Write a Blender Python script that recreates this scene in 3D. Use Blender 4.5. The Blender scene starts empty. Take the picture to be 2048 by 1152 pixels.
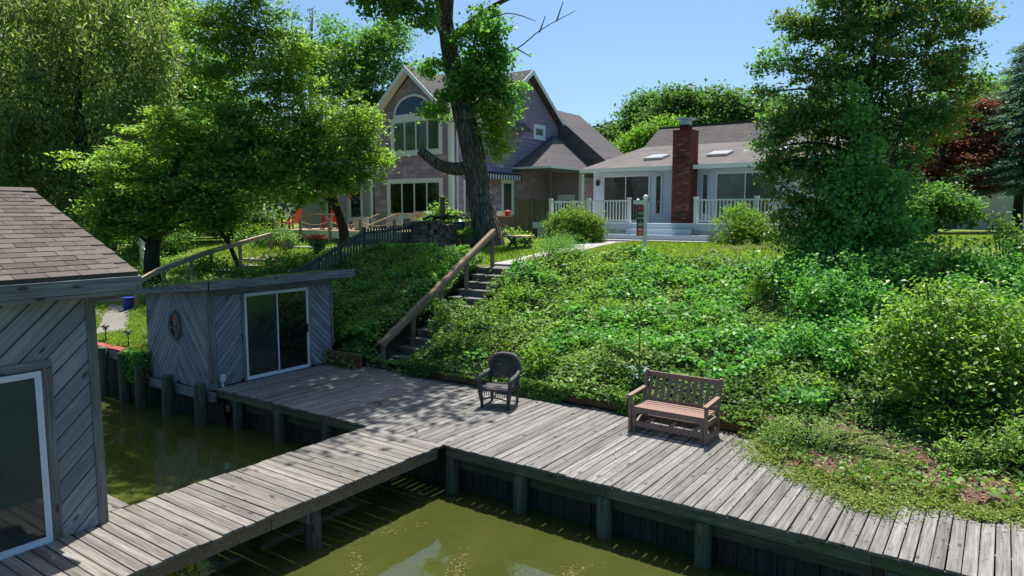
import bpy, bmesh, math, random
import numpy as np
from mathutils import Vector, Matrix
random.seed(7); rng = np.random.default_rng(11)
sc = bpy.context.scene; COL = sc.collection; R = math.radians

# ---------------------------------------------------------------- camera, sky, sun, exposure
cam_d = bpy.data.cameras.new('camera'); cam = bpy.data.objects.new('camera', cam_d); COL.objects.link(cam)
cam.location = (0, 0, 3.8); cam.rotation_euler = (R(90 - 6.16), 0, R(35))
cam_d.sensor_width = 36; cam_d.lens = 24.61; cam_d.clip_end = 2000; cam_d.clip_start = 0.05
sc.camera = cam
SUN_EL, SUN_AZ = 68.0, -24.0                      # azimuth measured from +Y towards +X
wd = bpy.data.worlds.new('World'); sc.world = wd; wd.use_nodes = True
wn = wd.node_tree; wn.nodes.clear()
sky = wn.nodes.new('ShaderNodeTexSky'); sky.sky_type = 'NISHITA'; sky.sun_disc = False
sky.sun_elevation = R(SUN_EL); sky.sun_rotation = R(SUN_AZ % 360)
sky.air_density = .6; sky.dust_density = 2.3; sky.ozone_density = 1.1; sky.altitude = 10
bg = wn.nodes.new('ShaderNodeBackground'); bg.inputs['Strength'].default_value = 0.072
wo = wn.nodes.new('ShaderNodeOutputWorld')
hsv_ = wn.nodes.new('ShaderNodeHueSaturation'); hsv_.inputs['Saturation'].default_value = 1.42; hsv_.inputs['Hue'].default_value = .481
wn.links.new(sky.outputs[0], hsv_.inputs['Color']); wn.links.new(hsv_.outputs[0], bg.inputs[0]); wn.links.new(bg.outputs[0], wo.inputs[0])
sd = bpy.data.lights.new('sun', 'SUN'); sd.energy = 3.1; sd.angle = R(0.5); sd.color = (1.0, .955, .88)
sun = bpy.data.objects.new('sun', sd); COL.objects.link(sun)
_el, _az = R(SUN_EL), R(SUN_AZ)
tosun = Vector((math.cos(_el) * math.sin(_az), math.cos(_el) * math.cos(_az), math.sin(_el)))
sun.rotation_euler = tosun.to_track_quat('Z', 'Y').to_euler()
sc.view_settings.view_transform = 'Standard'; sc.view_settings.look = 'None'
sc.view_settings.gamma = 1; sc.view_settings.exposure = 1.42; sc.view_settings.use_curve_mapping = False
sc.cycles.max_bounces = 10; sc.cycles.diffuse_bounces = 8; sc.cycles.transmission_bounces = 8; sc.cycles.glossy_bounces = 4; sc.cycles.transparent_max_bounces = 8; sc.cycles.use_denoising = True

# ---------------------------------------------------------------- objects
W = {}
def wl(p): return W.get(p.name, Vector((0, 0, 0))) if p else Vector((0, 0, 0))
def tag(o, label, cat, group=None, kind=None):
    if label: o['label'] = label
    if cat: o['category'] = cat
    if group: o['group'] = group
    if kind: o['kind'] = kind
    return o
def thing(name, label, cat, loc=(0, 0, 0), rz=0, group=None):
    o = bpy.data.objects.new(name, None); COL.objects.link(o)
    o.location = loc; o.rotation_euler = (0, 0, rz); o.empty_display_size = .2
    W[o.name] = Vector(loc) if rz == 0 else Vector((0, 0, 0))
    return tag(o, label, cat, group)
def put(name, mesh, parent=None, loc=(0, 0, 0), rot=(0, 0, 0), label=None):
    """link MESH as an object at world place LOC (place in the parent's frame when the parent is turned)"""
    o = bpy.data.objects.new(name, mesh); COL.objects.link(o)
    if parent: o.parent = parent
    o.location = Vector(loc) - wl(parent); o.rotation_euler = rot
    W[o.name] = Vector(loc)
    if label: o['label'] = label
    return o
class MB:
    def __init__(s): s.v = []; s.f = []; s.m = []; s.mi = 0
    def poly(s, pts):
        n = len(s.v); s.v += [tuple(p) for p in pts]; s.f.append(tuple(range(n, n + len(pts)))); s.m.append(s.mi)
    def box(s, x0, x1, y0, y1, z0, z1):
        n = len(s.v)
        s.v += [(x, y, z) for z in (z0, z1) for x, y in ((x0, y0), (x1, y0), (x1, y1), (x0, y1))]
        for q in ((3, 2, 1, 0), (4, 5, 6, 7), (0, 1, 5, 4), (1, 2, 6, 5), (2, 3, 7, 6), (3, 0, 4, 7)):
            s.f.append(tuple(n + i for i in q)); s.m.append(s.mi)
        return s
    def fbox(s, F, u0, u1, v0, v1, n0, n1):
        o, u, v, w = F; n = len(s.v)
        s.v += [tuple(o + u * a + v * b + w * c) for c in (n0, n1) for a, b in ((u0, v0), (u1, v0), (u1, v1), (u0, v1))]
        for q in ((3, 2, 1, 0), (4, 5, 6, 7), (0, 1, 5, 4), (1, 2, 6, 5), (2, 3, 7, 6), (3, 0, 4, 7)):
            s.f.append(tuple(n + i for i in q)); s.m.append(s.mi)
        return s
    def bar(s, a, b, w, h, up=(0, 0, 1)):
        a, b = Vector(a), Vector(b); d = (b - a); L = d.length; d.normalize()
        side = d.cross(Vector(up)); side.normalize(); u = side.cross(d)
        return s.fbox((a, d, side, u), 0, L, -w / 2, w / 2, -h / 2, h / 2)
    def prism(s, pts, off):
        """closed prism: PTS in order, extruded by the vector OFF"""
        n = len(s.v); k = len(pts); off = Vector(off)
        s.v += [tuple(p) for p in pts] + [tuple(Vector(p) + off) for p in pts]
        s.f.append(tuple(range(n + k - 1, n - 1, -1))); s.f.append(tuple(range(n + k, n + 2 * k)))
        s.m += [s.mi] * 2
        for i in range(k):
            j = (i + 1) % k; s.f.append((n + i, n + j, n + k + j, n + k + i)); s.m.append(s.mi)
        return s
    def tube(s, pts, rad, k=8, cap=True, ripple=0.):
        pts = [Vector(p) for p in pts]
        if not hasattr(rad, '__len__'): rad = [rad] * len(pts)
        n0 = len(s.v); ref = Vector((.31, .87, .12))
        for i, p in enumerate(pts):
            t = (pts[min(i + 1, len(pts) - 1)] - pts[max(i - 1, 0)])
            if t.length < 1e-9: t = Vector((0, 0, 1))
            t.normalize()
            a = t.cross(ref)
            if a.length < .1: a = t.cross(Vector((1, 0, 0)))
            a.normalize(); b = t.cross(a)
            for j in range(k):
                th = 2 * math.pi * j / k; rr = rad[i] * (1 + ripple * random.uniform(-1, 1))
                s.v.append(tuple(p + (a * math.cos(th) + b * math.sin(th)) * rr))
        for i in range(len(pts) - 1):
            for j in range(k):
                j2 = (j + 1) % k
                s.f.append((n0 + i * k + j, n0 + i * k + j2, n0 + (i + 1) * k + j2, n0 + (i + 1) * k + j)); s.m.append(s.mi)
        if cap:
            s.f.append(tuple(n0 + j for j in range(k - 1, -1, -1))); s.m.append(s.mi)
            e = n0 + (len(pts) - 1) * k; s.f.append(tuple(e + j for j in range(k))); s.m.append(s.mi)
        return s
    def lathe(s, c, prof, k=20):
        return s.tube([Vector(c) + Vector((0, 0, z)) for z, r in prof], [r for z, r in prof], k)
    def mesh(s, name, mat, smooth=False, origin=(0, 0, 0)):
        me = bpy.data.meshes.new(name); o = Vector(origin)
        me.from_pydata([tuple(Vector(p) - o) for p in s.v], [], s.f)
        for m_ in (mat if isinstance(mat, (list, tuple)) else [mat]): me.materials.append(m_)
        if isinstance(mat, (list, tuple)): me.polygons.foreach_set('material_index', s.m)
        if smooth: me.polygons.foreach_set('use_smooth', [True] * len(me.polygons))
        me.update(); return me
    def build(s, name, mat, parent=None, smooth=False, label=None, local=False):
        me = s.mesh(name, mat, smooth)
        return put(name, me, parent, wl(parent) if local else (0, 0, 0), label=label)
def npmesh(name, verts, faces, mat, smooth=False):
    """verts (N,3), faces (M,k) arrays -> mesh, fast"""
    me = bpy.data.meshes.new(name); k = faces.shape[1]
    me.vertices.add(len(verts)); me.vertices.foreach_set('co', np.ascontiguousarray(verts, dtype=np.float32).ravel())
    me.loops.add(faces.size); me.loops.foreach_set('vertex_index', np.ascontiguousarray(faces, dtype=np.int32).ravel())
    me.polygons.add(len(faces))
    me.polygons.foreach_set('loop_start', np.arange(0, faces.size, k, dtype=np.int32))
    me.materials.append(mat)
    if smooth: me.polygons.foreach_set('use_smooth', np.ones(len(faces), dtype=bool))
    me.update(calc_edges=True); return me
_pc = {}
def plank_mesh(l, w, t, mat, bev=.004, name='plank'):
    """a board: local X along its length, top face at z = 0, chamfered; shared between alike boards"""
    key = (round(l, 3), round(w, 3), round(t, 3), mat.name, bev)
    if key not in _pc:
        bm = bmesh.new(); bmesh.ops.create_cube(bm, size=1)
        for v in bm.verts: v.co = Vector((v.co.x * l, v.co.y * w, v.co.z * t - t / 2))
        if bev: bmesh.ops.bevel(bm, geom=[e for e in bm.edges], offset=bev, segments=1, affect='EDGES')
        me = bpy.data.meshes.new(name); bm.to_mesh(me); bm.free(); me.materials.append(mat); _pc[key] = me
    return _pc[key]
def clip(poly, a, b, c):
    """part of the convex 2-D POLY where a*x + b*y <= c"""
    out = []
    for i in range(len(poly)):
        p, q = poly[i], poly[(i + 1) % len(poly)]
        dp, dq = a * p[0] + b * p[1] - c, a * q[0] + b * q[1] - c
        if dp <= 0: out.append(p)
        if (dp < 0 < dq) or (dq < 0 < dp):
            t = dp / (dp - dq); out.append((p[0] + (q[0] - p[0]) * t, p[1] + (q[1] - p[1]) * t))
    return out
def area(p): return abs(sum(p[i][0] * p[(i + 1) % len(p)][1] - p[(i + 1) % len(p)][0] * p[i][1] for i in range(len(p)))) / 2 if len(p) > 2 else 0
def diag_boards(parent, F, regions, ang, pitch, gap, th, mat, name='board', with_next=False):
    """boards at angle ANG on the wall frame F=(o,u,v,n), one object each, cut to the convex REGIONS"""
    o, u, v, n = F; ca, sa = math.cos(ang), math.sin(ang)
    ax, ay = u * ca + v * sa, v * ca - u * sa
    M = Matrix((ax, ay, n)).transposed().to_4x4(); done = set()
    for reg in regions:
        ds = [-p[0] * sa + p[1] * ca for p in reg]
        for k in range(math.floor(min(ds) / pitch), math.ceil(max(ds) / pitch) + 1):
            twin = with_next and reg is regions[0]
            lo, hi = k * pitch + gap / 2, (k + 1) * pitch - gap / 2
            q = clip(clip(reg, -sa, ca, hi), sa, -ca, -lo)
            if area(q) < .004: continue
            if with_next and reg is regions[1] and k in done: continue
            done.add(k)
            loc2 = lambda qq: [(p[0] * ca + p[1] * sa, -p[0] * sa + p[1] * ca) for p in qq]
            lq = loc2(q); more = clip(clip(regions[1], -sa, ca, hi), sa, -ca, -lo) if twin else []
            cx, cy = sum(p[0] for p in lq) / len(lq), (lo + hi) / 2
            t2 = th + random.uniform(-.002, .003)
            mb = MB(); mb.prism([(p[0] - cx, p[1] - cy, 0) for p in lq], (0, 0, t2))
            if area(more) > .0005: mb.prism([(p[0] - cx, p[1] - cy, 0) for p in loc2(more)], (0, 0, t2))
            me = mb.mesh(name, mat); ob = bpy.data.objects.new(name, me); COL.objects.link(ob); ob.parent = parent
            T = o + ax * cx + ay * cy - wl(parent)
            ob.matrix_local = Matrix.Translation(T) @ M
def vnoise(x, y, s=1., seed=0):
    """smooth value noise 0..1 on arrays"""
    x = np.asarray(x, float) * s + 1000; y = np.asarray(y, float) * s + 1000
    xi, yi = np.floor(x).astype(np.int64), np.floor(y).astype(np.int64); fx, fy = x - xi, y - yi
    fx = fx * fx * (3 - 2 * fx); fy = fy * fy * (3 - 2 * fy)
    def h(a, b):
        n = (a * 374761393 + b * 668265263 + seed * 974711) & 0x7fffffff
        n = ((n ^ (n >> 13)) * 1274126177) & 0x7fffffff
        return ((n ^ (n >> 16)) & 0xffff) / 65535.
    return (h(xi, yi) * (1 - fx) + h(xi + 1, yi) * fx) * (1 - fy) + (h(xi, yi + 1) * (1 - fx) + h(xi + 1, yi + 1) * fx) * fy

# ---------------------------------------------------------------- materials
class Mat:
    def __init__(s, name):
        s.m = bpy.data.materials.new(name); s.m.use_nodes = True; s.t = s.m.node_tree; s.t.nodes.clear()
        s.out = s.n('ShaderNodeOutputMaterial')
    def n(s, typ, **kw):
        nd = s.t.nodes.new(typ)
        for k, v in kw.items():
            if k.startswith('i_'):
                key = k[2:]; key = int(key) if key.isdigit() else key.replace('_', ' ')
                s.set(nd.inputs[key], v)
            else: setattr(nd, k, v)
        return nd
    def set(s, inp, v):
        if isinstance(v, bpy.types.NodeSocket): s.t.links.new(v, inp)
        elif isinstance(v, bpy.types.Node): s.t.links.new(v.outputs[0], inp)
        else: inp.default_value = v
    def ramp(s, fac, stops):
        r = s.n('ShaderNodeValToRGB'); s.set(r.inputs[0], fac); e = r.color_ramp.elements
        while len(e) < len(stops): e.new(.5)
        for el, (p, c) in zip(e, stops): el.position = p; el.color = (*c, 1) if len(c) == 3 else c
        return r.outputs[0]
    def mix(s, fac, a, b, mode='MIX'):
        m = s.n('ShaderNodeMix', data_type='RGBA', blend_type=mode)
        s.set(m.inputs[0], fac)
        for i, v in ((6, a), (7, b)): s.set(m.inputs[i], (*v, 1) if isinstance(v, tuple) and len(v) == 3 else v)
        return m.outputs[2]
    def math(s, op, a, b=0., c=None):
        m = s.n('ShaderNodeMath', operation=op); s.set(m.inputs[0], a); s.set(m.inputs[1], b)
        if c is not None: s.set(m.inputs[2], c)
        return m.outputs[0]
    def noise(s, vec, scale, detail=4, rough=.55, out=0):
        nd = s.n('ShaderNodeTexNoise', i_Scale=scale, i_Detail=detail, i_Roughness=rough); s.set(nd.inputs['Vector'], vec); return nd.outputs[out]
    def coord(s, scale=(1, 1, 1), rand=0., which='Object'):
        tc = s.n('ShaderNodeTexCoord').outputs[which]
        mp = s.n('ShaderNodeMapping'); s.set(mp.inputs[0], tc); mp.inputs['Scale'].default_value = scale
        if rand:
            oi = s.n('ShaderNodeObjectInfo').outputs['Random']
            cx = s.n('ShaderNodeCombineXYZ'); r_ = s.math('MULTIPLY', oi, rand); s.set(cx.inputs[0], r_); s.set(cx.inputs[1], s.math('MULTIPLY', r_, .73)); s.set(cx.inputs[2], s.math('MULTIPLY', r_, .37))
            s.t.links.new(cx.outputs[0], mp.inputs['Location'])
        return mp.outputs[0]
    def rnd(s): return s.n('ShaderNodeObjectInfo').outputs['Random']
    def bsdf(s, col, rough=.7, spec=.4, bump=None, bs=.3, bd=.01, **kw):
        p = s.n('ShaderNodeBsdfPrincipled'); s.set(p.inputs['Base Color'], (*col, 1) if isinstance(col, tuple) and len(col) == 3 else col)
        s.set(p.inputs['Roughness'], rough); s.set(p.inputs['Specular IOR Level'], spec)
        for k, v in kw.items(): s.set(p.inputs[k.replace('_', ' ')], v)
        if bump is not None:
            b = s.n('ShaderNodeBump', i_Strength=bs, i_Distance=bd); s.set(b.inputs['Height'], bump); s.t.links.new(b.outputs[0], p.inputs['Normal'])
        return p.outputs[0]
    def done(s, shader): s.t.links.new(shader, s.out.inputs[0]); return s.m

def wood(name, cols, axis=0, knots=True, green=0., rough=.75, var=.28, gscale=1., blot=.5, soft=0.):
    """weathered board: grain along AXIS of the object, each object its own piece of wood"""
    m = Mat(name); sc3 = [26., 26., 26.]; sc3[axis] = 1.1
    v = m.coord(tuple(q * gscale for q in sc3), 37.)
    wv = m.coord((1, 1, 1), 11.)
    warp = m.n('ShaderNodeMix', data_type='VECTOR'); warp.inputs[0].default_value = .06
    g = m.noise(v, 1., 6, .62)
    g2 = m.noise(v, 3.5, 3, .6)
    gr = m.math('ADD', m.math('MULTIPLY', g, .7), m.math('MULTIPLY', g2, .3))
    c = m.ramp(gr, [(.33 - soft, cols[0]), (.49, cols[1]), (.63 + soft, cols[2])])
    # blotches of weather
    bl = m.noise(wv, 2.3, 4, .6)
    c = m.mix(m.ramp(bl, [(.38, (0, 0, 0)), (.68, (blot,) * 3)]), c, m.mix(1., c, (.72, .68, .63), 'MULTIPLY'))
    if knots:
        ks = [6., 6., 6.]; ks[axis] = 2.2
        vo = m.n('ShaderNodeTexVoronoi', i_Scale=1.); m.set(vo.inputs['Vector'], m.coord(tuple(ks), 23.))
        kd = m.ramp(vo.outputs['Distance'], [(.0, (1, 1, 1)), (.10, (1, 1, 1)), (.17, (0, 0, 0))])
        c = m.mix(m.math('MULTIPLY', kd, .8), c, tuple(q * .35 for q in cols[0]))
    if green:
        gn = m.noise(wv, 1.3, 5, .65)
        c = m.mix(m.ramp(gn, [(.42, (0, 0, 0)), (.62, (green,) * 3)]), c, (.055, .085, .03))
    rv = m.math('MULTIPLY_ADD', m.rnd(), var, 1 - var / 2)
    hsv = m.n('ShaderNodeHueSaturation'); m.set(hsv.inputs['Value'], rv); m.set(hsv.inputs['Color'], c)
    return m.done(m.bsdf(hsv.outputs[0], rough, .25, gr, .55, .006))
def plain(name, col, rough=.6, spec=.4, noise=.0, scale=6., metallic=0., bump=0., nscale=(1, 1, 1)):
    m = Mat(name); c = (*col, 1); v = m.coord(nscale, 5.); nz = m.noise(v, scale, 5, .6)
    if noise: c = m.mix(m.ramp(nz, [(.3, (noise,) * 3), (.7, (0, 0, 0))]), (*col, 1), tuple(q * .55 for q in col))
    return m.done(m.bsdf(c, rough, spec, nz if bump else None, bump, .01, Metallic=metallic))
def leafmat(name, cols, trans=.3, rough=.42, spec=.45, patch=None, pscale=.5):
    b_ = 1.45 if name.split()[0] in ('small', 'narrow', 'dark', 'mid', 'bronze', 'broad', 'blue', 'maple') and 'red' not in name else 1.
    gain = (1.5 * b_, 1.5 * b_, 1.42 * b_); cols = [tuple(a * b for a, b in zip(c, gain)) for c in cols]; spec *= .55; rough += .08
    if patch: patch = [tuple(a * b for a, b in zip(c, gain)) for c in patch]
    """leaf: every leaf its own tint; PATCH = a second set of tints in drifts"""
    m = Mat(name); rp = m.n('ShaderNodeNewGeometry').outputs['Random Per Island']
    k = len(cols); st = [((i + .5) / k, c) for i, c in enumerate(cols)]
    c = m.ramp(rp, st)
    if patch:
        c2 = m.ramp(rp, [((i + .5) / len(patch), q) for i, q in enumerate(patch)])
        nz = m.noise(m.coord(), pscale, 3, .5)
        c = m.mix(m.ramp(nz, [(.45, (0, 0, 0)), (.6, (1, 1, 1))]), c, c2)
    pb = m.bsdf(c, rough, spec)
    trans = min(.55, trans * 1.5); tr = m.n('ShaderNodeBsdfTranslucent'); m.set(tr.inputs[0], m.mix(1., c, (1.2, 1.35, .62), 'MULTIPLY'))
    mx = m.n('ShaderNodeMixShader', i_0=trans); m.t.links.new(pb, mx.inputs[1]); m.t.links.new(tr.outputs[0], mx.inputs[2])
    return m.done(mx.outputs[0])
def barkmat(name, c0, c1, sc_=9.):
    m = Mat(name); v = m.coord((1, 1, .16)); w_ = m.noise(v, sc_, 6, .65)
    vo = m.n('ShaderNodeTexVoronoi', i_Scale=sc_ * 1.3, feature='DISTANCE_TO_EDGE'); m.set(vo.inputs['Vector'], v)
    h = m.math('ADD', m.math('MULTIPLY', w_, .6), m.math('MULTIPLY', vo.outputs['Distance'], .9))
    c = m.ramp(h, [(.3, c0), (.62, c1)])
    mo = m.noise(m.coord(), 1.4, 4, .6)
    c = m.mix(m.ramp(mo, [(.5, (0, 0, 0)), (.7, (.5, .5, .5))]), c, (.07, .095, .05))
    return m.done(m.bsdf(c, .9, .15, h, 1., .12))
M = {}
G3 = lambda a, b, c: ((a, a * .97, a * .93), (b, b * .97, b * .93), (c, c * .975, c * .945))
M['deck'] = wood('weathered deck wood', G3(.075, .16, .25), 0, var=.5)
M['pierwood'] = wood('weathered pier wood', ((.08, .073, .065), (.168, .157, .143), (.255, .241, .225)), 0, var=.5)
M['siding'] = wood('grey weathered siding', ((.10, .105, .115), (.235, .245, .265), (.38, .39, .41)), 0, var=.45, soft=.1, gscale=1.25)
M['siding2'] = wood('silvered shed siding', ((.12, .13, .155), (.27, .285, .33), (.42, .44, .49)), 0, var=.45, soft=.1, gscale=1.25, green=.2)
M['greywood_z'] = wood('grey post wood', ((.085, .08, .075), (.17, .165, .155), (.27, .265, .255)), 2)
M['greywood_x'] = wood('grey beam wood along x', ((.085, .085, .085), (.18, .18, .18), (.29, .29, .29)), 0)
M['greywood_y'] = wood('grey beam wood along y', ((.085, .085, .085), (.18, .18, .18), (.29, .29, .29)), 1)
M['fascia'] = wood('algae stained fascia board', ((.06, .06, .04), (.125, .125, .085), (.2, .195, .14)), 0, green=.75)
M['fascia_y'] = wood('brown stringer board', ((.12, .075, .045), (.21, .14, .09), (.28, .2, .14)), 1)
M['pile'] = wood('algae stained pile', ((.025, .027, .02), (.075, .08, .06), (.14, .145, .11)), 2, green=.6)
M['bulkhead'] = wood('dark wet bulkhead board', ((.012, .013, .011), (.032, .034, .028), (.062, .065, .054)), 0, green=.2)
M['retain'] = wood('brown retaining board', ((.11, .055, .03), (.19, .10, .055), (.25, .145, .085)), 0)
M['rail'] = wood('tan handrail wood', ((.15, .10, .062), (.24, .17, .115), (.32, .24, .17)), 0, var=.15)
M['rail_z'] = wood('tan rail post wood', ((.15, .10, .062), (.24, .17, .115), (.32, .24, .17)), 2, var=.2)
M['stair'] = wood('dark grey stair wood', ((.06, .06, .06), (.13, .13, .125), (.2, .2, .19)), 0)
M['fence'] = wood('dark weathered fence slat', ((.045, .04, .036), (.095, .086, .076), (.155, .145, .13)), 2, var=.4)
M['fence2'] = wood('brown grey fence board', ((.07, .055, .045), (.13, .105, .088), (.19, .16, .135)), 2, var=.35)
M['fence_l'] = wood('dark weathered slat wood', ((.05, .045, .04), (.105, .095, .084), (.17, .158, .14)), 0, var=.4)
M['fence2l'] = wood('brown grey slat wood', ((.07, .055, .045), (.13, .105, .088), (.19, .16, .135)), 0, var=.35)
M['log'] = wood('split firewood', ((.06, .046, .036), (.16, .125, .095), (.30, .24, .185)), 0, knots=False, var=.9)
M['newwood'] = wood('pale deck rail wood', ((.26, .19, .12), (.38, .29, .19), (.48, .38, .27)), 0, var=.2)
M['newwood_z'] = wood('pale post wood', ((.2, .15, .10), (.3, .23, .155), (.4, .31, .22)), 2, var=.2)
M['bench'] = plain('brown bench paint', (.25, .158, .126), .5, .35, .3, 14.)
M['white'] = plain('white paint', (.78, .79, .79), .45, .4, .12, 3.)
M['alu'] = plain('white aluminium frame', (.62, .66, .72), .4, .5, .1, 5.)
M['bluewall'] = plain('pale blue grey wall paint', (.52, .585, .69), .75, .2, .14, 1.2)
M['bluetrim'] = plain('blue grey trim paint', (.50, .56, .66), .65, .25)
M['conc'] = plain('pale concrete', (.36, .345, .335), .85, .2, .35, 3., bump=.2)
M['stone'] = plain('grey paving stone', (.32, .30, .28), .9, .15, .4, 5., bump=.3)
M['soil'] = plain('dark bank soil', (.045, .036, .024), .95, .1, .5, 4., bump=.6)
M['mulch'] = plain('brown bark mulch', (.13, .085, .062), .95, .1, .6, 24., bump=1.)
M['black'] = plain('black plastic', (.015, .015, .016), .4, .4)
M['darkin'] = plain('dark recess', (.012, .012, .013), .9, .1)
M['steel'] = plain('galvanised steel', (.45, .46, .47), .35, .5, .2, 8., .8)
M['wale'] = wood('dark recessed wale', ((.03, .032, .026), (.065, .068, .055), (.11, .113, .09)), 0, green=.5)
M['red'] = plain('red paint', (.5, .035, .022), .45, .4)
M['redcap'] = plain('faded red cap board', (.32, .085, .06), .7, .25, .5, 9.)
M['blue'] = plain('blue plastic', (.02, .055, .42), .4, .4)
M['teal'] = plain('dull teal glaze', (.035, .06, .06), .35, .5)
M['terracotta'] = plain('mossy clay pot', (.16, .13, .085), .8, .2, .4, 7.)
M['wicker'] = plain('dark brown wicker', (.075, .068, .072), .6, .35, .5, 60., bump=.8)
M['gravel'] = plain('grey gravel', (.24, .225, .2), .95, .1, .5, 30., bump=.6)
M['gunmetal'] = plain('dark lamp metal', (.05, .045, .04), .4, .5, 0, 1, .6)
M['palewall'] = plain('pale grey render', (.48, .46, .46), .85, .2, .2, 1.)
M['palegreen'] = plain('pale mint deck paint', (.52, .62, .58), .6, .3, .15, 2.)
M['lattice'] = plain('white lattice', (.68, .69, .69), .6, .3)
M['slatgrey'] = plain('grey lattice', (.22, .23, .2), .7, .2)
M['signred'] = plain('sign red', (.58, .03, .03), .45, .4)
M['signblack'] = plain('sign black', (.012, .013, .014), .45, .4)
M['signwhite'] = plain('sign lettering white', (.75, .75, .75), .5, .3)
M['navy'] = plain('navy awning cloth', (.018, .02, .05), .8, .2)
M['cloth'] = plain('white awning cloth', (.6, .6, .62), .8, .2)
M['skyglass'] = plain('clouded skylight dome', (.34, .35, .36), .3, .4)
M['cover'] = plain('grey grill cover', (.33, .34, .37), .6, .3)
def glass(name, base, rough=.03, nz=.0):
    m = Mat(name); v = m.coord((1, 1, 1), 3.)
    c = m.mix(m.ramp(m.noise(v, 2.2, 4, .6), [(.35, (0, 0, 0)), (.7, (1, 1, 1))]), base, tuple(q * .55 for q in base))
    return m.done(m.bsdf(c, rough, .6, m.noise(v, 1.1, 2, .5), nz, .01))
M['glass'] = glass('dark window glass', (.011, .016, .013), .03, .05)
M['glassg'] = glass('screened grey glass', (.035, .045, .042), .07, .05)
M['glassb'] = glass('window glass with pale blind behind', (.085, .12, .115), .06, .05)
M['glasshs'] = glass('patio glass with dim room behind', (.045, .05, .05), .04, .05)
m = Mat('brown roof shingle')
v = m.coord((1, 1, 1), 9.); nz = m.noise(v, 40., 3, .7); n2 = m.noise(m.coord((1, 1, 1), 0.), 1.3, 4, .6)
c = m.mix(n2, (.112, .092, .08), (.066, .056, .05)); c = m.mix(m.math('MULTIPLY', nz, .6), c, (.14, .128, .118))
c = m.mix(m.math('MULTIPLY', m.ramp(m.noise(m.coord((1, 1, 1), 3.), 9., 3, .8), [(.62, (0, 0, 0)), (.7, (1, 1, 1))]), .5), c, (.34, .31, .28))
hs = m.n('ShaderNodeHueSaturation'); m.set(hs.inputs['Value'], m.math('MULTIPLY_ADD', m.rnd(), .5, .75)); m.set(hs.inputs['Color'], c)
M['shingle'] = m.done(m.bsdf(hs.outputs[0], .95, .12, nz, .6, .006))
def roofmat(name, c0, c1, axis, rowh=.14):
    """far shingle roof: rows too fine to build, as relief and grain"""
    m = Mat(name); tc = m.n('ShaderNodeTexCoord').outputs['Object']; sx = m.n('ShaderNodeSeparateXYZ'); m.set(sx.inputs[0], tc)
    row = m.math('DIVIDE', sx.outputs[2], rowh * .5); fr = m.math('FRACT', row); fl = m.math('FLOOR', row)
    cx = m.n('ShaderNodeCombineXYZ'); m.set(cx.inputs[0], m.math('MULTIPLY', sx.outputs[axis], 3.)); m.set(cx.inputs[1], m.math('MULTIPLY', fl, 7.31))
    wn_ = m.n('ShaderNodeTexWhiteNoise', noise_dimensions='2D'); sn = m.n('ShaderNodeVectorMath', operation='FLOOR'); m.set(sn.inputs[0], cx.outputs[0]); m.set(wn_.inputs['Vector'], sn.outputs[0])
    big = m.noise(m.coord((1, 1, 1)), .8, 5, .65)
    c = m.mix(m.math('MULTIPLY_ADD', wn_.outputs[0], .5, m.math('MULTIPLY', big, .5)), c0, c1)
    edge = m.ramp(fr, [(.0, (.45,) * 3), (.14, (0, 0, 0))]); c = m.mix(edge, c, tuple(q * .5 for q in c0))
    return m.done(m.bsdf(c, .95, .1, fr, .5, .03))
M['roof_h'] = roofmat('grey brown house roof', (.075, .069, .068), (.135, .125, .122), 0)
M['roof_flat'] = roofmat('pale weathered low roof', (.105, .097, .095), (.165, .153, .15), 0, .3)
M['roof_p'] = roofmat('slate grey roof shingle', (.09, .082, .08), (.16, .145, .14), 1)
M['roof_n'] = roofmat('dark navy grey roof shingle', (.085, .08, .085), (.15, .14, .145), 0)
m = Mat('mauve cedar shingle'); v = m.coord((1, 1, 1), 13.); nz = m.noise(m.coord((8, 8, 1.2), 13.), 3., 4, .6)
c = m.mix(nz, (.30, .21, .29), (.45, .345, .445)); c = m.mix(m.ramp(m.noise(m.coord(), .6, 4, .6), [(.4, (0, 0, 0)), (.65, (.5, .5, .5))]), c, (.35, .29, .36))
hs = m.n('ShaderNodeHueSaturation'); m.set(hs.inputs['Value'], m.math('MULTIPLY_ADD', m.rnd(), .42, .84)); m.set(hs.inputs['Color'], c)
M['mauve'] = m.done(m.bsdf(hs.outputs[0], .85, .15, nz, .3, .01))
m = Mat('old red brick'); nz = m.noise(m.coord((1, 1, 1), 31.), 18., 4, .6)
c = m.ramp(m.rnd(), [(.0, (.14, .032, .024)), (.5, (.215, .058, .042)), (.82, (.26, .085, .06)), (.93, (.36, .21, .16)), (1., (.06, .03, .028))]); c = m.mix(m.math('MULTIPLY', nz, .5), c, (.12, .05, .04))
M['brick'] = m.done(m.bsdf(c, .9, .15, nz, .5, .01))
M['mortar'] = plain('sooty mortar', (.13, .105, .095), .95, .1, .5, 5.)
m = Mat('lawn grass'); v = m.coord(); c = m.mix(m.noise(v, 1.1, 4, .6), (.09, .15, .02), (.19, .25, .04)); c = m.mix(m.math('MULTIPLY', m.noise(v, 30., 3, .7), .6), c, (.08, .13, .02))
c = m.mix(m.ramp(m.noise(v, .35, 4, .6), [(.58, (0, 0, 0)), (.68, (.8, .8, .8))]), c, (.22, .19, .09))
M['lawn'] = m.done(m.bsdf(c, .9, .15, m.noise(v, 40., 3, .7), .8, .04))
m = Mat('turbid green pond water'); v = m.coord()
c = m.mix(m.ramp(m.noise(v, .55, 5, .62), [(.35, (0, 0, 0)), (.7, (1, 1, 1))]), (.044, .052, .012), (.060, .070, .017))
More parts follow.
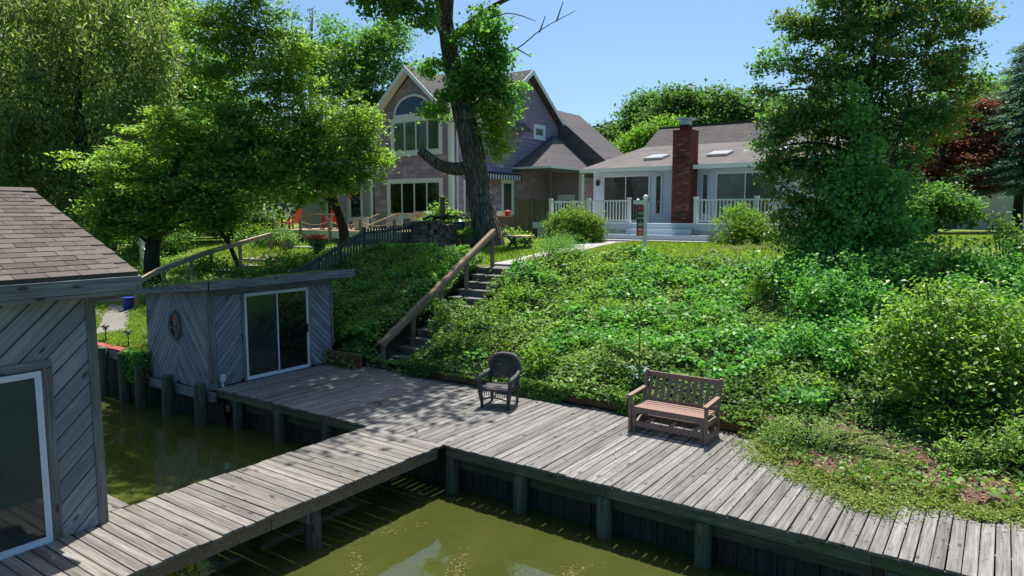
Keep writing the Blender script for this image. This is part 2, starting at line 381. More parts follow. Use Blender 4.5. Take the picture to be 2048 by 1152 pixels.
c = m.mix(m.ramp(m.noise(v, 3.2, 6, .75), [(.56, (0, 0, 0)), (.75, (.3, .3, .3))]), c, (.075, .078, .014))
M['water'] = m.done(m.bsdf(c, .02, .5, m.math('ADD', m.noise(v, 2.4, 3, .5), m.math('MULTIPLY', m.noise(v, 9., 2, .5), .25)), .045, .05, IOR=1.6))
M['algae'] = leafmat('floating weed', [(.08, .065, .02), (.11, .09, .03), (.06, .06, .015), (.14, .11, .05)], .1)
M['ivy'] = leafmat('ivy ground cover leaf', [(.055, .125, .03), (.085, .17, .035), (.12, .22, .045), (.16, .265, .065), (.24, .31, .14)], .28, .4, .5,  # palest tint paints sun glints into the colour of some leaves
                   patch=[(.035, .085, .028), (.05, .11, .03), (.075, .145, .038), (.10, .17, .05)])
M['ivy2'] = leafmat('yellow green creeping leaf', [(.10, .15, .03), (.14, .19, .035), (.18, .22, .05), (.09, .12, .03)], .26, .4)
M['bush'] = leafmat('glossy bush leaf', [(.08, .17, .03), (.12, .22, .035), (.165, .275, .04), (.22, .31, .06), (.055, .13, .04)], .3, .34, .75)
M['vine'] = leafmat('broad vine leaf', [(.035, .105, .03), (.05, .14, .035), (.065, .17, .035), (.09, .2, .045)], .26, .4)
M['box'] = leafmat('clipped shrub leaf', [(.06, .12, .02), (.09, .17, .025), (.14, .225, .035), (.17, .26, .045)], .25, .4)
M['maple'] = leafmat('maple leaf', [(.05, .12, .03), (.065, .15, .03), (.085, .185, .035), (.055, .135, .045)], .34, .42)
M['maple2'] = leafmat('pale young maple leaf', [(.13, .20, .03), (.16, .24, .035), (.2, .27, .05)], .4, .45)  # lighter, yellower tints for the young shoots
M['fine'] = leafmat('small cherry leaf', [(.04, .09, .02), (.065, .13, .025), (.11, .185, .03), (.17, .24, .04), (.07, .12, .06)], .36, .34, .8, patch=[(.09, .15, .025), (.13, .2, .03), (.18, .25, .04), (.07, .12, .03)], pscale=.45)
M['willow'] = leafmat('narrow olive leaf', [(.075, .10, .035), (.115, .15, .05), (.16, .195, .075), (.055, .085, .03)], .32, .4, .7)
M['dark'] = leafmat('dark woodland leaf', [(.03, .08, .024), (.042, .10, .028), (.06, .125, .032)], .28, .45)
M['mid'] = leafmat('mid green woodland leaf', [(.045, .105, .028), (.065, .14, .035), (.09, .17, .042)], .3, .45)
M['bgmid'] = leafmat('woodland crown leaf', [(.04, .09, .03), (.06, .12, .036), (.085, .15, .045)], .3, .45)
M['lime'] = leafmat('fresh green leaf', [(.09, .18, .03), (.12, .225, .035), (.15, .26, .045)], .36, .42)
M['myrtle'] = leafmat('bronze tinged leaf', [(.042, .095, .028), (.055, .12, .03), (.075, .14, .03), (.12, .12, .028), (.14, .10, .03)], .3, .36, .5,
                      patch=[(.04, .10, .035), (.055, .125, .04), (.075, .15, .04)], pscale=.7)
M['redleaf'] = leafmat('dark red leaf', [(.12, .035, .04), (.16, .05, .05), (.09, .045, .05), (.28, .06, .05)], .3, .42, .5,
                       patch=[(.10, .05, .05), (.12, .075, .075), (.07, .05, .03)], pscale=.8)
M['spruce'] = leafmat('blue green needles', [(.07, .125, .115), (.105, .17, .16), (.05, .10, .085)], .15, .6)
M['grass'] = leafmat('grass blade', [(.09, .15, .02), (.13, .2, .03), (.17, .24, .04), (.2, .22, .07)], .35, .5, .3)
M['lily'] = leafmat('strap leaf', [(.09, .17, .03), (.13, .2, .04), (.2, .23, .09)], .3, .45)
M['petal'] = leafmat('pink red petal', [(.6, .05, .09), (.75, .12, .16), (.6, .09, .05)], .3, .5)
M['bark'] = barkmat('furrowed grey bark', (.05, .043, .035), (.24, .215, .18), 8.)
M['bark2'] = barkmat('dark bark', (.03, .026, .022), (.085, .075, .062), 12.)
M['twig'] = plain('bare grey twig', (.16, .13, .11), .9, .1)

# ================================================================ ground
def sstep(a, b, t): t = np.clip((t - a) / (b - a), 0, 1); return t * t * (3 - 2 * t)
def spill(x):      # front edge of the earth spilled over the boardwalk, right of the bench
    return np.interp(x, [-3.6, -3.2, -2.9, -2.4, -1.55, -1.1, -.35, .4, 1.5, 3], [11.9, 11.7, 11.1, 10.6, 10.12, 10.14, 10.4, 10.5, 10.55, 10.6])
def crest(x): return np.interp(x, [-18, -14.5, -12, -9, -6.5, -4.8, 0, 8], [17.0, 16.8, 16.5, 18.5, 20.4, 21, 20.5, 20])
def Gh(x, y):
    x = np.asarray(x, float); y = np.asarray(y, float)
    yc = crest(x); zc = np.interp(x, [-18, -12, -9, -6], [2.35, 2.22, 2.27, 2.33])
    foot = np.interp(x, [-18, -17, -14, -13.9], [11.4, 11.6, 11.75, 11.95])
    fz = .24
    t = np.clip((y - foot) / (yc - foot), 0, 1)
    bank = fz + (zc - fz) * (t * .75 + .25 * t * t * (3 - 2 * t))
    bank = bank + (2.65 - zc) * sstep(0, 1, (y - yc) / np.maximum(25.3 - yc, 1))
    front = np.where(x > -3.4, .012 + .12 * np.clip(y - spill(x), 0, 2), -.32)
    front = np.where((x > -3.4) & (y < spill(x)), -.32, front)
    right = np.where(y < foot, front, bank)
    left = np.interp(y, [8, 10.0, 11, 12, 14, 16, 17.3, 18, 20, 25], [.33, .4, .68, .82, 1.18, 1.38, 1.8, 2.08, 2.3, 2.45])
    s = sstep(-21.0, -18.4, x)
    z = np.where(x < -16.9, left * (1 - s) + np.where(x < -16.9, np.maximum(right * (y > foot), left * .0 + np.where(y > foot, right, left)), right) * s, right)
    z = np.where((x > -16.9) & (x < -13.9) & (y < 12.1), -.3, z)
    z = np.where((np.abs(x + 12.02) < .56) & (y > 11.9) & (y < 16.9), z - .55, z)
    return z
def gz(x, y): return float(Gh(x, y))
xs = np.concatenate([np.arange(-160, -40, 10.), np.arange(-40, 7, .25), np.arange(7, 130, 8.)])
ys = np.concatenate([np.arange(8.78, 32, .22), np.arange(32, 60, 2.), np.arange(60, 260, 12.)])
XX, YY = np.meshgrid(xs, ys); ZZ = Gh(XX, YY)
ZZ = ZZ + np.where((YY > 12.3) & (ZZ > .3), (vnoise(XX, YY, .7, 3) - .5) * .07, 0)
nx, ny = len(xs), len(ys)
V = np.stack([XX, YY, ZZ], -1).reshape(-1, 3)
ii = np.arange(nx - 1)[None, :] + nx * np.arange(ny - 1)[:, None]
F4 = np.stack([ii, ii + 1, ii + nx + 1, ii + nx], -1).reshape(-1, 4)
gme = npmesh('ground', V, F4, M['soil'], True)
for k in ('lawn', 'mulch'): gme.materials.append(M[k])
cxm = (XX[:-1, :-1] + XX[1:, 1:]) / 2; cym = (YY[:-1, :-1] + YY[1:, 1:]) / 2
mi = np.zeros(cxm.shape, np.int32)
mi[(cym > crest(cxm) - .3)] = 1
mi[(cxm < -18.4)] = 1
mi[(cxm > -3.4) & (cym < 12.6) & (cxm < 8)] = 2
mi[(cxm > -8) & (cxm < -4) & (cym > 23.5) & (cym < 26)] = 2
gme.polygons.foreach_set('material_index', mi.ravel())
tag(put('ground', gme), 'grassy lawn and dark sloping bank above the boardwalk', None, kind='structure')
mb = MB(); mb.poly([(-120, -120, -.8), (90, -120, -.8), (90, 9.2, -.8), (-120, 9.2, -.8)])
tag(mb.build('water', M['water']), 'still murky green water around the dock', None, kind='structure')
mb = MB(); mb.poly([(-160, -160, -2.2), (130, -160, -2.2), (130, 10, -2.2), (-160, 10, -2.2)])
tag(mb.build('bed', M['soil']), 'muddy bed below the green water', None, kind='structure')

def ribbon(name, pts, w, mat, label, lift=.03, t=.1):
    """path laid along PTS on the ground"""
    mb = MB(); L = []; Rr = []
    for i, p in enumerate(pts):
        d = Vector(pts[min(i + 1, len(pts) - 1)]) - Vector(pts[max(i - 1, 0)]); d.normalize(); s_ = Vector((-d.y, d.x)) * w / 2
        L.append(Vector((p[0] + s_.x, p[1] + s_.y, gz(p[0] + s_.x, p[1] + s_.y) + lift))); Rr.append(Vector((p[0] - s_.x, p[1] - s_.y, gz(p[0] - s_.x, p[1] - s_.y) + lift)))
    dn = Vector((0, 0, -t))
    for i in range(len(pts) - 1):
        mb.poly([Rr[i], Rr[i + 1], L[i + 1], L[i]]); mb.poly([L[i], L[i + 1], L[i + 1] + dn, L[i] + dn]); mb.poly([Rr[i + 1], Rr[i], Rr[i] + dn, Rr[i + 1] + dn])
    mb.poly([L[0], Rr[0], Rr[0] + dn, L[0] + dn][::-1])
    return tag(mb.build(name, mat), label, None, kind='structure')
ribbon('path', [(-12.0, 17.0), (-12.2, 18.6), (-12.45, 20.5), (-12.6, 22.5), (-12.6, 24), (-12.3, 25.4)], 1.25, M['conc'], 'pale concrete path from the stair head to the house steps')
ribbon('gravel_path', [(-20.7, 9.5), (-21.1, 9.8), (-21.5, 10.05), (-21.9, 10.3), (-22.3, 10.5), (-22.7, 10.7), (-23.2, 10.85), (-24, 10.95), (-25, 11.0)], .8, M['gravel'], 'pale gravel path across the low lawn', .02)

# ================================================================ boardwalk
bw = thing('boardwalk', 'long grey weathered boardwalk along the foot of the ivy bank', 'boardwalk', (-6, 10, 0))
P = .147
x = -13.82; k = 0
while x < 3.2:
    yb = 11.9 if x > -12.9 else 11.55
    w_ = P - .009 + random.uniform(-.002, .002)
    L = yb - 8.5 + random.uniform(-.012, .012)
    me = plank_mesh(3.40 if x > -12.9 else 3.05, .134, .038, M['deck'])
    put('plank', me, bw, (x + P / 2, (yb + 8.5) / 2 + random.uniform(-.014, .014), random.uniform(-.004, .003)), (random.uniform(-.01, .01), random.uniform(-.0009, .0009), math.pi / 2 + random.uniform(-.0035, .0035)))
    x += P
# rim boards in lengths, under the plank ends
for a, b in ((-13.84, -11.9), (-11.895, -9.12), (-7.3, -4.35), (-4.345, -1.0), (-.995, 2.2)):
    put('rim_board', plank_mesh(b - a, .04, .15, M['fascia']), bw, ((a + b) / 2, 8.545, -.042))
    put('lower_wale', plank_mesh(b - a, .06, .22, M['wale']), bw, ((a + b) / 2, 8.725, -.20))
for yy in (9.3, 10.2, 11.1): put('joist', plank_mesh(16.5, .05, .15, M['greywood_x']), bw, (-5.6, yy, -.045))
def pile_mesh(h, r, mat=None):
    mb = MB(); mb.tube([(0, 0, -h), (0, 0, -h * .5), (0, 0, -.03), (0, 0, 0)], [r * 1.05, r, r * .98, r * .88], 14); return mb.mesh('pile', mat or M['pile'], True)
pm = pile_mesh(2.0, .115)
for px in (-13.15, -11.75, -10.3, -7.22, -5.85, -4.42, -2.97, -.76, .9):
    put('pile', pm, bw, (px, 8.60, -.2 if px > -8 else -.16), (random.uniform(-.015, .015), random.uniform(-.02, .02), random.uniform(0, 6)))
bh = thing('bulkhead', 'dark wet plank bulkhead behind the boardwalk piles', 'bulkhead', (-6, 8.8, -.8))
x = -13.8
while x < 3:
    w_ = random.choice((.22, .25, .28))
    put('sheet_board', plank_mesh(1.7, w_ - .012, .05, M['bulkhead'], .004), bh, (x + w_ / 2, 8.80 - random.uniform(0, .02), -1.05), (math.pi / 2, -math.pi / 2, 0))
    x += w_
# ================================================================ pier
pier = thing('pier', 'narrow grey plank pier running out from the boardwalk past the boathouse', 'pier', (-8.2, 4, 0))
y = 8.5; k = 0
while y > -2.0:
    y -= P
    kink = .02 if 5.2 < y < 5.5 else 0
    me = plank_mesh(1.76, .134, .04, M['pierwood'])
    put('plank', me, pier, (-8.23 + random.uniform(-.02, .02), y + P / 2, random.uniform(-.003, .004) + kink * .4), (random.uniform(-.012, .012), random.uniform(-.002, .002), random.uniform(-.006, .006) + (.018 if 4.9 < y < 5.35 else 0)))
put('stringer', plank_mesh(3.2, .05, .19, M['fascia_y']), pier, (-7.44, 6.85, -.045), (0, 0, math.pi / 2))
put('stringer', plank_mesh(7.2, .05, .19, M['fascia_y']), pier, (-7.445, 1.64, -.045), (0, 0, math.pi / 2))
put('stringer', plank_mesh(10.4, .05, .19, M['fascia_y']), pier, (-9.02, 3.25, -.045), (0, 0, math.pi / 2))
put('crossbeam', plank_mesh(1.5, .06, .18, M['greywood_x']), pier, (-8.25, 5.9, -.24))
for px, py in ((-7.56, 6.0), (-8.95, 6.0), (-7.6, 2.6), (-8.95, 2.6)): put('pile', pm, pier, (px, py, -.16 if px < -8 else -.235), (0, .01, random.uniform(0, 6)))
put('crossbeam', plank_mesh(1.5, .06, .18, M['greywood_x']), pier, (-8.25, 2.5, -.24))
sd_ = thing('side_walkway', 'short bleached plank walkway beside the boathouse end wall', 'walkway', (-10, 4.1, 0))
for i, yy in enumerate((3.985, 4.13, 4.275)): put('plank', plank_mesh(3.6, .137, .038, M['pierwood']), sd_, (-10.95, yy, .0), (0, 0, random.uniform(-.004, .004)))
put('joist', plank_mesh(3.5, .05, .14, M['greywood_x']), sd_, (-10.95, 4.2, -.045))

# ================================================================ boathouse at the left edge
bo = thing('boathouse', 'grey boathouse with diagonal board siding and brown shingled roof at the end of the pier', 'boathouse', (-11.3, 1, 0))
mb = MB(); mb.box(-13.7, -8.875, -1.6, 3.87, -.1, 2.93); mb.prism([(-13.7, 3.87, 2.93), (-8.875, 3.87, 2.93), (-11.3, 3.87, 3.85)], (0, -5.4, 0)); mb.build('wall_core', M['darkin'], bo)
FB = (Vector((-8.87, 0, 0)), Vector((0, 1, 0)), Vector((0, 0, 1)), Vector((1, 0, 0)))
dy0, dy1, dz1 = 1.25, 3.31, 2.02
diag_boards(bo, FB, [[(dy1 + .11, .0), (3.83, .0), (3.83, 2.92), (dy1 + .11, 2.92)], [(-1.4, dz1 + .1), (dy1 + .11, dz1 + .1), (dy1 + .11, 2.92), (-1.4, 2.92)], [(-1.4, 0), (dy0 - .11, 0), (dy0 - .11, dz1 + .1), (-1.4, dz1 + .1)]], R(43), .186, .014, .02, M['siding'], 'siding_board', True)
FN = (Vector((-8.87, 3.88, 0)), Vector((-1, 0, 0)), Vector((0, 0, 1)), Vector((0, 1, 0)))
diag_boards(bo, FN, [[(.06, 0), (4.8, 0), (4.8, 2.92), (.06, 2.92)], [(.06, 2.92), (4.8, 2.92), (2.43, 3.8)]], R(43), .186, .014, .018, M['siding'], 'siding_board')
mb = MB(); mb.box(-8.872, -8.835, 3.83, 3.935, -.02, 2.92); mb.box(-8.98, -8.873, 3.897, 3.932, -.02, 2.92); mb.build('corner_board', M['greywood_z'], bo)
mb = MB(); mb.box(-8.868, -8.83, dy1 + .01, dy1 + .115, 0, dz1 + .01); mb.build('door_casing', M['greywood_z'], bo)
mb = MB(); mb.box(-8.868, -8.83, dy0 - .1, dy1 + .115, dz1 + .013, dz1 + .11); mb.build('door_casing', M['greywood_y'], bo)
def patio_door(parent, F, u0, u1, v0, v1, gl, split=.5, name='sliding_door', handle=True):
    """two-leaf sliding door on wall frame F"""
    mb = MB(); t = .034
    mb.fbox(F, u0, u0 + t, v0, v1, 0, .05); mb.fbox(F, u1 - t, u1, v0, v1, 0, .05); mb.fbox(F, u0 + t, u1 - t, v1 - t, v1, 0, .05); mb.fbox(F, u0 + t, u1 - t, v0, v0 + .035, 0, .06)
    d = mb.build(name, M['alu'], parent); um = u0 + (u1 - u0) * split
    for a, b, n0, g in ((u0 + t, um + .03, .012, gl[0]), (um - .03, u1 - t, .030, gl[1])):
        mb = MB(); s = .034
        mb.fbox(F, a, a + s, v0 + .035, v1 - t, n0, n0 + .018); mb.fbox(F, b - s, b, v0 + .035, v1 - t, n0, n0 + .018)
        mb.fbox(F, a + s, b - s, v1 - t - s, v1 - t, n0, n0 + .018); mb.fbox(F, a + s, b - s, v0 + .035, v0 + .035 + s * 1.3, n0, n0 + .018)
        mb.build('sash', M['alu'], d)
        mb = MB(); mb.fbox(F, a + s, b - s, v0 + .035 + s * 1.3, v1 - t - s, n0 + .004, n0 + .010); mb.build('pane', g, d)
    if handle:
        mb = MB(); mb.fbox(F, u1 - t - .04, u1 - t - .015, (v0 + v1) / 2 - .12, (v0 + v1) / 2 + .1, .048, .085); mb.build('handle', M['black'], d)
    return d
patio_door(bo, FB, dy0, dy1, 0.0, dz1, (M['glassg'], M['glassg']), .5, 'sliding_door', False)
# roof: gable with its ridge along y
RS = math.atan2(1.03, 2.80); ex, ez, rx, rz_ = -8.50, 3.09, -11.3, 4.12
for sgn, nm in ((1, 'roof_deck'), (-1, 'roof_deck')):
    mb = MB(); e_ = rx + sgn * (ex - rx)
    mb.prism([(e_, 4.30, ez), (rx, 4.30, rz_), (rx, 4.30, rz_ - .05), (e_, 4.30, ez - .05)], (0, -6, 0)); mb.build(nm, M['shingle'], bo)
put('eave_fascia', plank_mesh(6.0, .03, .16, M['greywood_x']), bo, (-8.485, 1.31, 3.045), (0, 0, math.pi / 2))
put('eave_fascia', plank_mesh(6.0, .03, .05, M['greywood_x']), bo, (-8.52, 1.31, 2.88), (0, 0, math.pi / 2))
mb = MB(); mb.box(-8.83, -8.54, -1.6, 4.25, 2.875, 2.90); mb.build('soffit', M['greywood_y'], bo)
for sgn in (1, -1):
    e_ = rx + sgn * (ex - rx); mb = MB(); mb.prism([(e_, 4.305, ez - .055), (rx, 4.305, rz_ - .055), (rx, 4.305, rz_ - .2), (e_, 4.305, ez - .2)], (0, .03, 0)); mb.build('rake_board', M['greywood_x'], bo)
mb = MB(); mb.box(-8.98, -8.86, 3.94, 4.27, 2.72, 2.87); mb.build('lookout_beam', M['greywood_y'], bo)
# shingle tabs, row by row up the slope facing the pier
sl = math.hypot(2.8, 1.03); tabm = []
for i in range(4):
    mb = MB(); jit = [random.uniform(-.004, .004) for _ in range(4)]
    mb.prism([(-.158 + jit[0], 0, 0), (.158 + jit[1], 0, 0), (.158, .17, 0), (-.158, .17, 0)], (0, 0, .011)); tabm.append(mb.mesh('shingle', M['shingle']))
row = 0
while row * .145 < sl - .05:
    yy = 4.3 - .155 - (row % 2) * .16 - random.uniform(0, .02)
    while yy > 1.35:
        t = row * .145 - .015; px_ = ex + (rx - ex) * t / sl; pz_ = ez + (rz_ - ez) * t / sl
        o = bpy.data.objects.new('shingle', random.choice(tabm)); COL.objects.link(o); o.parent = bo
        o.matrix_local = Matrix.Translation(Vector((px_, yy, pz_ + .004)) - wl(bo)) @ Matrix.Rotation(math.pi / 2, 4, 'Z') @ Matrix.Rotation(RS - .055 + random.uniform(-.006, .014), 4, 'X') @ Matrix.Rotation(random.uniform(-.012, .012), 4, 'Z')
        yy -= .322
    row += 1
mb = MB(); mb.prism([(rx - .12, 4.31, rz_ - .02), (rx, 4.31, rz_ + .03), (rx + .12, 4.31, rz_ - .02)], (0, -6, 0)); mb.build('ridge_cap', M['shingle'], bo)

# ================================================================ shed on the platform
sh = thing('shed', 'low grey shed with chevron board wall, oval porthole and sliding glass door', 'shed', (-15.3, 10, 0))
mb = MB(); mb.prism([(-16.57, 8.53, -.1), (-13.93, 8.53, -.1), (-13.93, 8.53, 2.16), (-16.57, 8.53, 1.88)], (0, 3.3, 0)); mb.build('wall_core', M['darkin'], sh)
FS = (Vector((-13.925, 0, 0)), Vector((0, 1, 0)), Vector((0, 0, 1)), Vector((1, 0, 0)))
diag_boards(sh, FS, [[(8.62, .0), (9.26, .0), (9.26, 1.98), (8.62, 1.98)]], R(47), .112, .012, .018, M['siding2'], 'siding_board')
diag_boards(sh, FS, [[(11.16, .0), (11.83, .0), (11.83, 1.98), (11.16, 1.98)]], R(-45), .112, .012, .018, M['siding2'], 'siding_board')
FW = (Vector((-16.57, 8.525, 0)), Vector((1, 0, 0)), Vector((0, 0, 1)), Vector((0, -1, 0)))
um = 1.29
diag_boards(sh, FW, [[(0, -.08), (um, -.08), (um, 2.02), (0, 1.88)]], R(52), .112, .011, .018, M['siding2'], 'siding_board')
diag_boards(sh, FW, [[(um, -.08), (2.6, -.08), (2.6, 2.15), (um, 2.02)]], R(-52), .112, .011, .018, M['siding2'], 'siding_board')
mb = MB(); mb.box(-13.92, -13.885, 8.49, 8.60, -.06, 2.14); mb.build('corner_board', M['greywood_z'], sh)
mb = MB(); mb.box(-14.03, -13.922, 8.475, 8.505, -.06, 2.14); mb.build('corner_board', M['greywood_z'], sh)
mb = MB(); mb.box(-13.92, -13.89, 11.80, 11.87, .4, 2.14); mb.build('corner_board', M['greywood_z'], sh)
for a in (9.265, 11.105): mb = MB(); mb.box(-13.92, -13.885, a, a + .06, .0, 1.98); mb.build('door_casing', M['greywood_z'], sh)
mb = MB(); mb.box(-13.92, -13.89, 8.61, 11.8, 1.985, 2.15); mb.build('header_board', M['greywood_y'], sh)
patio_door(sh, FS, 9.33, 11.10, .0, 1.98, (M['glassg'], M['glass']), .5)
# roof slab, sloping down to the water-side end
ra, rb = (-13.55, 2.36), (-16.88, 1.99)
mb = MB(); mb.prism([(ra[0], 8.28, ra[1]), (ra[0], 8.28, ra[1] - .03), (rb[0], 8.28, rb[1] - .03), (rb[0], 8.28, rb[1])], (0, 4.0, 0)); mb.build('roof', M['shingle'], sh)
mb = MB(); mb.box(ra[0] + .002, ra[0] + .035, 8.25, 12.3, 2.185, 2.365); mb.build('roof_fascia', M['greywood_y'], sh)
mb = MB(); mb.prism([(ra[0] + .035, 8.277, ra[1] + .004), (ra[0] + .035, 8.277, ra[1] - .175), (rb[0], 8.277, rb[1] - .125), (rb[0], 8.277, rb[1] + .004)], (0, -.032, 0)); mb.build('roof_fascia', M['greywood_x'], sh)
mb = MB(); mb.prism([(ra[0], 8.30, 2.15), (ra[0], 8.30, 2.17), (rb[0], 8.30, 1.89), (rb[0], 8.30, 1.87)], (0, 3.9, 0)); mb.build('soffit', M['greywood_y'], sh)
# porthole: oval rope-like ring, red buoy seen behind the opening
c0 = Vector((-15.285, 8.50, 1.25)); mb = MB(); N = 28
ring = [c0 + Vector((.20 * math.cos(2 * math.pi * i / N), -.02, .30 * math.sin(2 * math.pi * i / N))) for i in range(N + 1)]
mb.tube(ring, .042, 8, False); ph = mb.build('porthole', M['greywood_z'], sh, True)
mb = MB(); mb.prism([c0 + Vector((.18 * math.cos(2 * math.pi * i / N), 0, .28 * math.sin(2 * math.pi * i / N))) for i in range(N)][::-1], (0, -.012, 0)); mb.build('pane', M['glass'], ph)
mb = MB(); mb.prism([c0 + Vector((.165 * math.cos(math.pi * i / 14), -.0125, .10 + .15 * math.sin(math.pi * i / 14))) for i in range(15)][::-1], (0, -.006, 0)); mb.build('life_ring_segment', M['red'], ph)
mb = MB(); mb.bar(c0 + Vector((.13, -.05, .08)), c0 + Vector((.03, -.05, -.33)), .022, .02, (0, 1, 0)); mb.bar(c0 + Vector((-.12, -.05, -.03)), c0 + Vector((.12, -.05, -.1)), .016, .016, (0, 1, 0)); mb.build('rope', M['newwood_z'], ph)
mb = MB(); mb.box(-13.88, -13.80, 8.64, 8.74, .12, .26); mb.box(-13.86, -13.82, 8.67, 8.71, -.02, .12); tag(mb.build('outlet_box', M['alu']), 'small white outlet box low on the shed corner', 'outlet box')
# cap beam under the water-side wall and the neighbour's bulkhead
lb = thing('shore_bulkhead', 'old bulkhead with red topped cap and round piles left of the shed', 'bulkhead', (-18, 8.5, 0))
put('cap_beam', plank_mesh(3.0, .10, .2, M['greywood_x']), lb, (-15.3, 8.46, -.10))
put('cap_board', plank_mesh(12, .24, .05, M['redcap']), lb, (-22.8, 8.5, .42))
put('wale', plank_mesh(12, .08, .2, M['greywood_x']), lb, (-22.8, 8.42, .36))
x = -29
while x < -13.9:
    w_ = random.choice((.2, .24)); put('sheet_board', plank_mesh(1.9 if x < -16.8 else 1.5, w_ - .012, .05, M['bulkhead']), lb, (x + w_ / 2, 8.62, -.6 if x < -16.8 else -.95), (math.pi / 2, -math.pi / 2, 0)); x += w_
pm2 = pile_mesh(2.1, .13)
for px, pz in ((-21.3, .5), (-19.9, .48), (-18.36, .44), (-17.32, .42), (-16.54, .2), (-15.36, .12), (-14.07, .1)):
    put('pile', pm2, lb, (px, 8.28, pz), (random.uniform(-.03, .03), random.uniform(-.03, .03), random.uniform(0, 6)))

# ================================================================ retaining boards at the foot of the bank
rw = thing('retaining_wall', 'low brown board edging at the foot of the ivy bank', 'retaining wall', (-7, 11.95, 0))
for a, b in ((-14.0, -12.75), (-12.73, -12.66)):
    for zz in (.16, .34): put('retaining_board', plank_mesh(b - a, .06, .155, M['retain']), rw, ((a + b) / 2, 11.66 + random.uniform(-.01, .01), zz))
for a, b in ((-11.35, -9.6), (-9.59, -7.5), (-7.49, -5.2), (-5.19, -2.9)):
    for zz in (.13, .265): put('retaining_board', plank_mesh(b - a, .05, .125, M['retain']), rw, ((a + b) / 2, 11.965 + random.uniform(-.012, .012), zz), (0, 0, random.uniform(-.006, .006)))

# ================================================================ stairs and handrail
st = thing('stairs', 'dark grey wooden steps climbing the ivy bank', 'stairs', (-12.0, 13, 0))
NS = 12; y0, z0, run, rise = 12.55, .0, .335, 2.2 / 12
for i in range(1, NS + 1):
    yy = y0 + run * (i - 1); zz = rise * i
    put('tread', plank_mesh(1.16, .37 if i < NS else .8, .045, M['stair']), st, (-12.02, yy + (.16 if i < NS else .37), zz + .0))
    mb = MB(); mb.box(-12.55, -11.49, yy + .012, yy + .042, zz - rise - .02, zz - .047); mb.build('riser', M['stair'], st)
hr = thing('handrail', 'tan wooden handrail beside the stairs up the bank', 'handrail', (-12.5, 14, 0))
rl0, rl1 = Vector((-12.32, 11.93, .60)), Vector((-12.32, 16.66, 3.30))
ang = math.atan2(rl1.z - rl0.z, rl1.y - rl0.y); L = (rl1 - rl0).length
def along(yy): return rl0.z + (yy - rl0.y) * math.tan(ang)
o = put('top_rail', plank_mesh(L, .145, .04, M['rail']), hr); o.matrix_local = Matrix.Translation((rl0 + rl1) / 2 + Vector((0, 0, .02)) - wl(hr)) @ Matrix.Rotation(math.pi / 2, 4, 'Z') @ Matrix.Rotation(-ang, 4, 'Y')
o = put('side_rail', plank_mesh(L - .1, .04, .105, M['rail']), hr); o.matrix_local = Matrix.Translation((rl0 + rl1) / 2 + Vector((.07, 0, -.022)) - wl(hr)) @ Matrix.Rotation(math.pi / 2, 4, 'Z') @ Matrix.Rotation(-ang, 4, 'Y')
for yy in (12.07, 13.15, 14.25, 15.36, 16.58):
    zt = along(yy) - .03; zb = max(gz(-12.32, yy) - .15, 0.); mb = MB(); mb.prism([(-12.365, yy - .045, zb), (-12.275, yy - .045, zb), (-12.275, yy + .045, zb), (-12.365, yy + .045, zb)], (0, 0, zt - zb)); mb.build('post', M['rail_z'], hr)

# ================================================================ bench and chair
be = thing('bench', 'brown painted slatted glider bench on the boardwalk', 'bench', (-4.47, 11.28, 0), 0.001)
Wd = 1.40
def pb(name, x0, x1, y0, y1, z0, z1, par=None): mb = MB(); mb.box(x0, x1, y0, y1, z0, z1); return mb.build(name, M['bench'], par or be, local=True)
for s in (-1, 1):
    X0 = s * (Wd / 2 - .025)
    pb('front_leg', X0 - .025, X0 + .025, -.36, -.29, 0, .62)
    mb = MB(); mb.prism([(X0 - .024, .20, 0), (X0 - .024, .28, 0), (X0 - .024, .29, .45), (X0 - .024, .42, .97), (X0 - .024, .35, .97), (X0 - .024, .21, .45)], (.048, 0, 0)); mb.build('rear_leg', M['bench'], be, local=True)
    mb = MB(); mb.prism([(X0 - .04, -.40, .62), (X0 - .04, .31, .655), (X0 - .04, .31, .69), (X0 - .04, -.40, .655)], (.08, 0, 0)); mb.build('armrest', M['bench'], be, local=True)
    pb('side_rail', X0 - .02, X0 + .02, -.29, .21, .30, .37)
    mb = MB(); mb.prism([(X0 - .021, -.29, .02), (X0 - .021, .20, .02), (X0 - .021, .20, .17), (X0 - .021, .10, .17), (X0 - .021, -.05, .11), (X0 - .021, -.2, .17), (X0 - .021, -.29, .17)], (.042, 0, 0)); mb.build('side_panel', M['bench'], be, local=True)
    xi = s * (Wd / 2 - .095)
    pb('glider_post', xi - .025, xi + .025, -.33, -.27, 0, .32); pb('glider_post', xi - .025, xi + .025, .12, .18, 0, .32)
    pb('glider_arm', xi - .02, xi + .02, -.30, .16, .335, .375)
pb('base_rail', -Wd / 2 + .12, Wd / 2 - .12, -.325, -.285, .10, .19); pb('base_rail', -Wd / 2 + .12, Wd / 2 - .12, .13, .17, .10, .19)
for k in range(3): pb('base_strut', -.42 + .42 * k - .03, -.42 + .42 * k + .03, -.28, .125, .135, .16)
mb = MB(); x1 = Wd / 2 - .052; mb.prism([(-x1, -.338, .43), (-x1, -.338, .28), (-x1 + .1, -.338, .33), (-x1 + .18, -.338, .355), (x1 - .18, -.338, .355), (x1 - .1, -.338, .33), (x1, -.338, .28), (x1, -.338, .43)], (0, .03, 0)); mb.build('apron', M['bench'], be, local=True)
for k in range(6):
    yy = -.345 + k * .093; pb('seat_slat', -Wd / 2 + .055, Wd / 2 - .055, yy, yy + .082, .432 - .012 * math.sin(math.pi * k / 5), .452 - .012 * math.sin(math.pi * k / 5))
